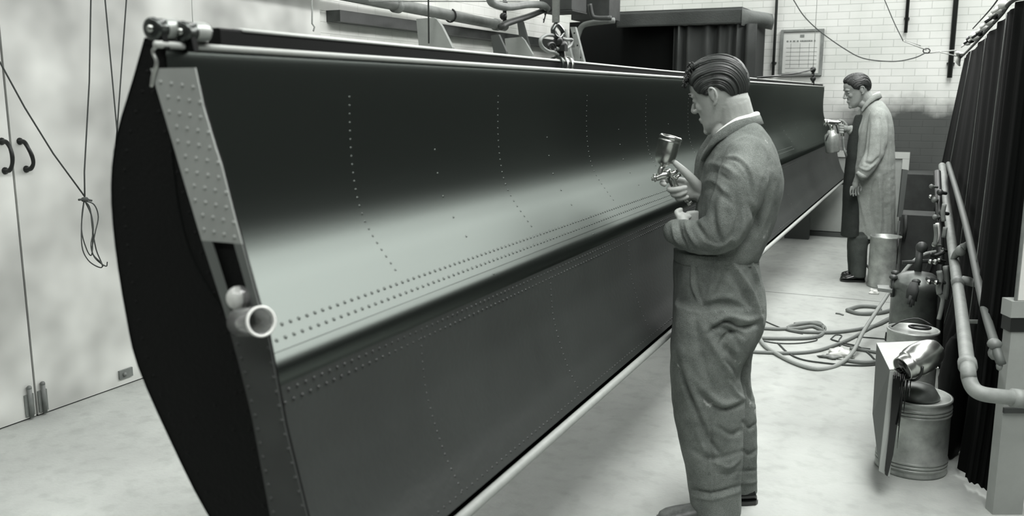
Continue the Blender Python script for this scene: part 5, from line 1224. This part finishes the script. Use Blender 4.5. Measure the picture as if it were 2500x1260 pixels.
# coat
ct = [loft([(2118, 2150, 246, .07), (2106, 2160, 262, .15), (2099, 2170, 285, .19), (2089, 2175, 320, .20), (2083, 2178, 370, .19), (2076, 2180, 430, .18), (2072, 2182, 500, .155, .03), (2064, 2183, 560, .145, .05), (2061, 2182, 579, .145, .05)], D2, 3)]
ct.append(limb([(g2(2145, 285, -.15), .075), (g2(2142, 330, -.20), .080), (g2(2135, 375, -.22), .078), (g2(2118, 405, -.23), .070), (g2(2106, 424, -.23), .056)], 18, 4))
ct.append(limb([(g2(2128, 290, .14), .07), (g2(2108, 330, .14), .062), (g2(2088, 324, .06), .050), (g2(2078, 318, .02), .042)], 16, 4))
co, no, fs = remesh(ct, .009, 3)
F3 = [(((2122, 300), (2118, 350), (2112, 400)), 3, -.010), (((2148, 290), (2154, 340), (2150, 400)), 3, -.010), (((2160, 280), (2166, 340), (2164, 420)), 3, .008), (((2110, 395), (2128, 400), (2145, 385)), 3, -.012), (((2100, 410), (2118, 415), (2135, 400)), 3, .010), (((2145, 430), (2150, 500), (2148, 575)), 3.5, .012), (((2158, 430), (2160, 500), (2160, 575)), 3, -.010), (((2135, 440), (2128, 500), (2140, 570)), 3.5, -.012), (((2170, 440), (2172, 500), (2174, 570)), 3, .010), (((2095, 470), (2108, 520), (2120, 570)), 3, .010), (((2105, 262), (2100, 290), (2096, 330)), 2, .008)]
co = cloth_noise(co, no, .006, 7, (1, 1, .5), 3.0); co = creases(co, no, F3); obj('dust_coat', co, fs, 'coat', per2)
ap = [loft([(2090, 2112, 280, .05), (2082, 2110, 306, .06), (2072, 2106, 345, .07), (2066, 2104, 400, .075), (2061, 2100, 460, .08), (2058, 2096, 520, .09), (2055, 2092, 577, .10)], D2 , 3)]
co, no, fs = remesh(ap, .01, 3); co = cloth_noise(co, no, .006, 6, (1, 1, .4), 9.0); obj('apron', co, fs, 'apron', per2)
t2 = [loft([(2072, 2122, 560, .13, .05), (2074, 2120, 590, .13, .05)], D2, 3), loft([(2074, 2118, 575, .075, -.03), (2076, 2116, 610, .07, -.04), (2079, 2115, 640, .065, -.05), (2078, 2112, 677, .065, -.06)], D2, 3), loft([(2070, 2112, 575, .085, .10), (2070, 2108, 620, .075, .10), (2072, 2106, 664, .07, .10)], D2, 3)]
co, no, fs = remesh(t2, .009, 3); co = cloth_noise(co, no, .006, 8, (1, 1, .5), 1.0); obj('trousers', co, fs, 'darkcloth', per2)
cl2 = [g2(*q) for q in ((2104, 272, -.05), (2114, 256, -.07), (2130, 240, -.08), (2144, 233, -.04), (2148, 233, .02), (2135, 244, .07), (2118, 258, .08))]
collar_ribbon(cl2, [.010, .014, .018, .019, .019, .016, .012], g2(2130, 250), 'coat', per2, .9)
MB().tube([q + np.array([0, 0, .02]) + (g2(2128, 250) - q) * [.12, .12, 0] for q in cl2[2:-1]], .008, 10, sub=4).build('shirt_collar', 'shirt', per2)
MB().tube([g2(2092, 421, -.27), g2(2104, 430, -.29), g2(2114, 433, -.27)], [.016, .02, .014], 10, sub=3).build('cuff', 'coat', per2)
h3 = gz(2110, 688, 0); t3 = gz(2051, 686, 0); shoe(h3, t3, 'leather', per2, w=.05)
h4 = h3 + np.array([0, .2, 0]) + (h3 - t3) * -.1; shoe(h4, h4 + (t3 - h3) * .95, 'leather', per2, w=.045)
# his gun
g2n = thing('spray_gun', 'spray gun with a hanging dull cup held by the man in the dust coat', 'spray gun', g2(2035, 320))
MB().tube([g2(2014, 300), g2(2020, 299), g2(2030, 300), g2(2044, 300), g2(2056, 296)], [.012, .026, .024, .020, .016], 14, sub=3).lathe(g2(2014, 299.5), nrm(g2(2012, 299.5) - g2(2022, 299)), [(-.01, .02), (-.01, .030), (.006, .030), (.010, .012)], 16).tube([g2(2030, 300), g2(2030, 318)], .014, 12).build('gun_body', 'steel', g2n)
cp = g2(2029, 318); cdn = nrm(g2(2033, 372) - cp); Lc2 = np.linalg.norm(g2(2033, 372) - cp)
MB().lathe(cp, cdn, [(0, .022), (.004, .030), (.02, .034), (.035, .052), (.05, .058), (Lc2 - .01, .058), (Lc2, .052), (Lc2 + .002, .01)], 28).build('cup', 'tin', g2n)
MB().tube([g2(2052, 298), g2(2056, 312), g2(2057, 332)], [.015, .016, .014], 12, sub=3).build('handle', 'steel', g2n)
MB().tube([g2(2040, 302, -.02), g2(2044, 315, -.02), g2(2046, 326, -.02)], .006, 8, sub=3).build('trigger', 'roller', g2n)
MB().tube([g2(2020, 330, -.05), g2(2016, 345, -.05), g2(2024, 326, -.05)], .004, 6, sub=3).build('cup_clamp', 'iron', g2n)
tagged(MB().tube([g2(2058, 334), g2(2060, 360), g2(2066, 380, .0), g2(2078, 430, .26), g2(2086, 520, .30), g2(2092, 600, .30), (-.42, 8.5, .012), (-.25, 8.45, .012)], .010, 8, sub=5), 'gun_hose', 'hose', 'thin hose hanging from the second spray gun down to the floor', 'hose')
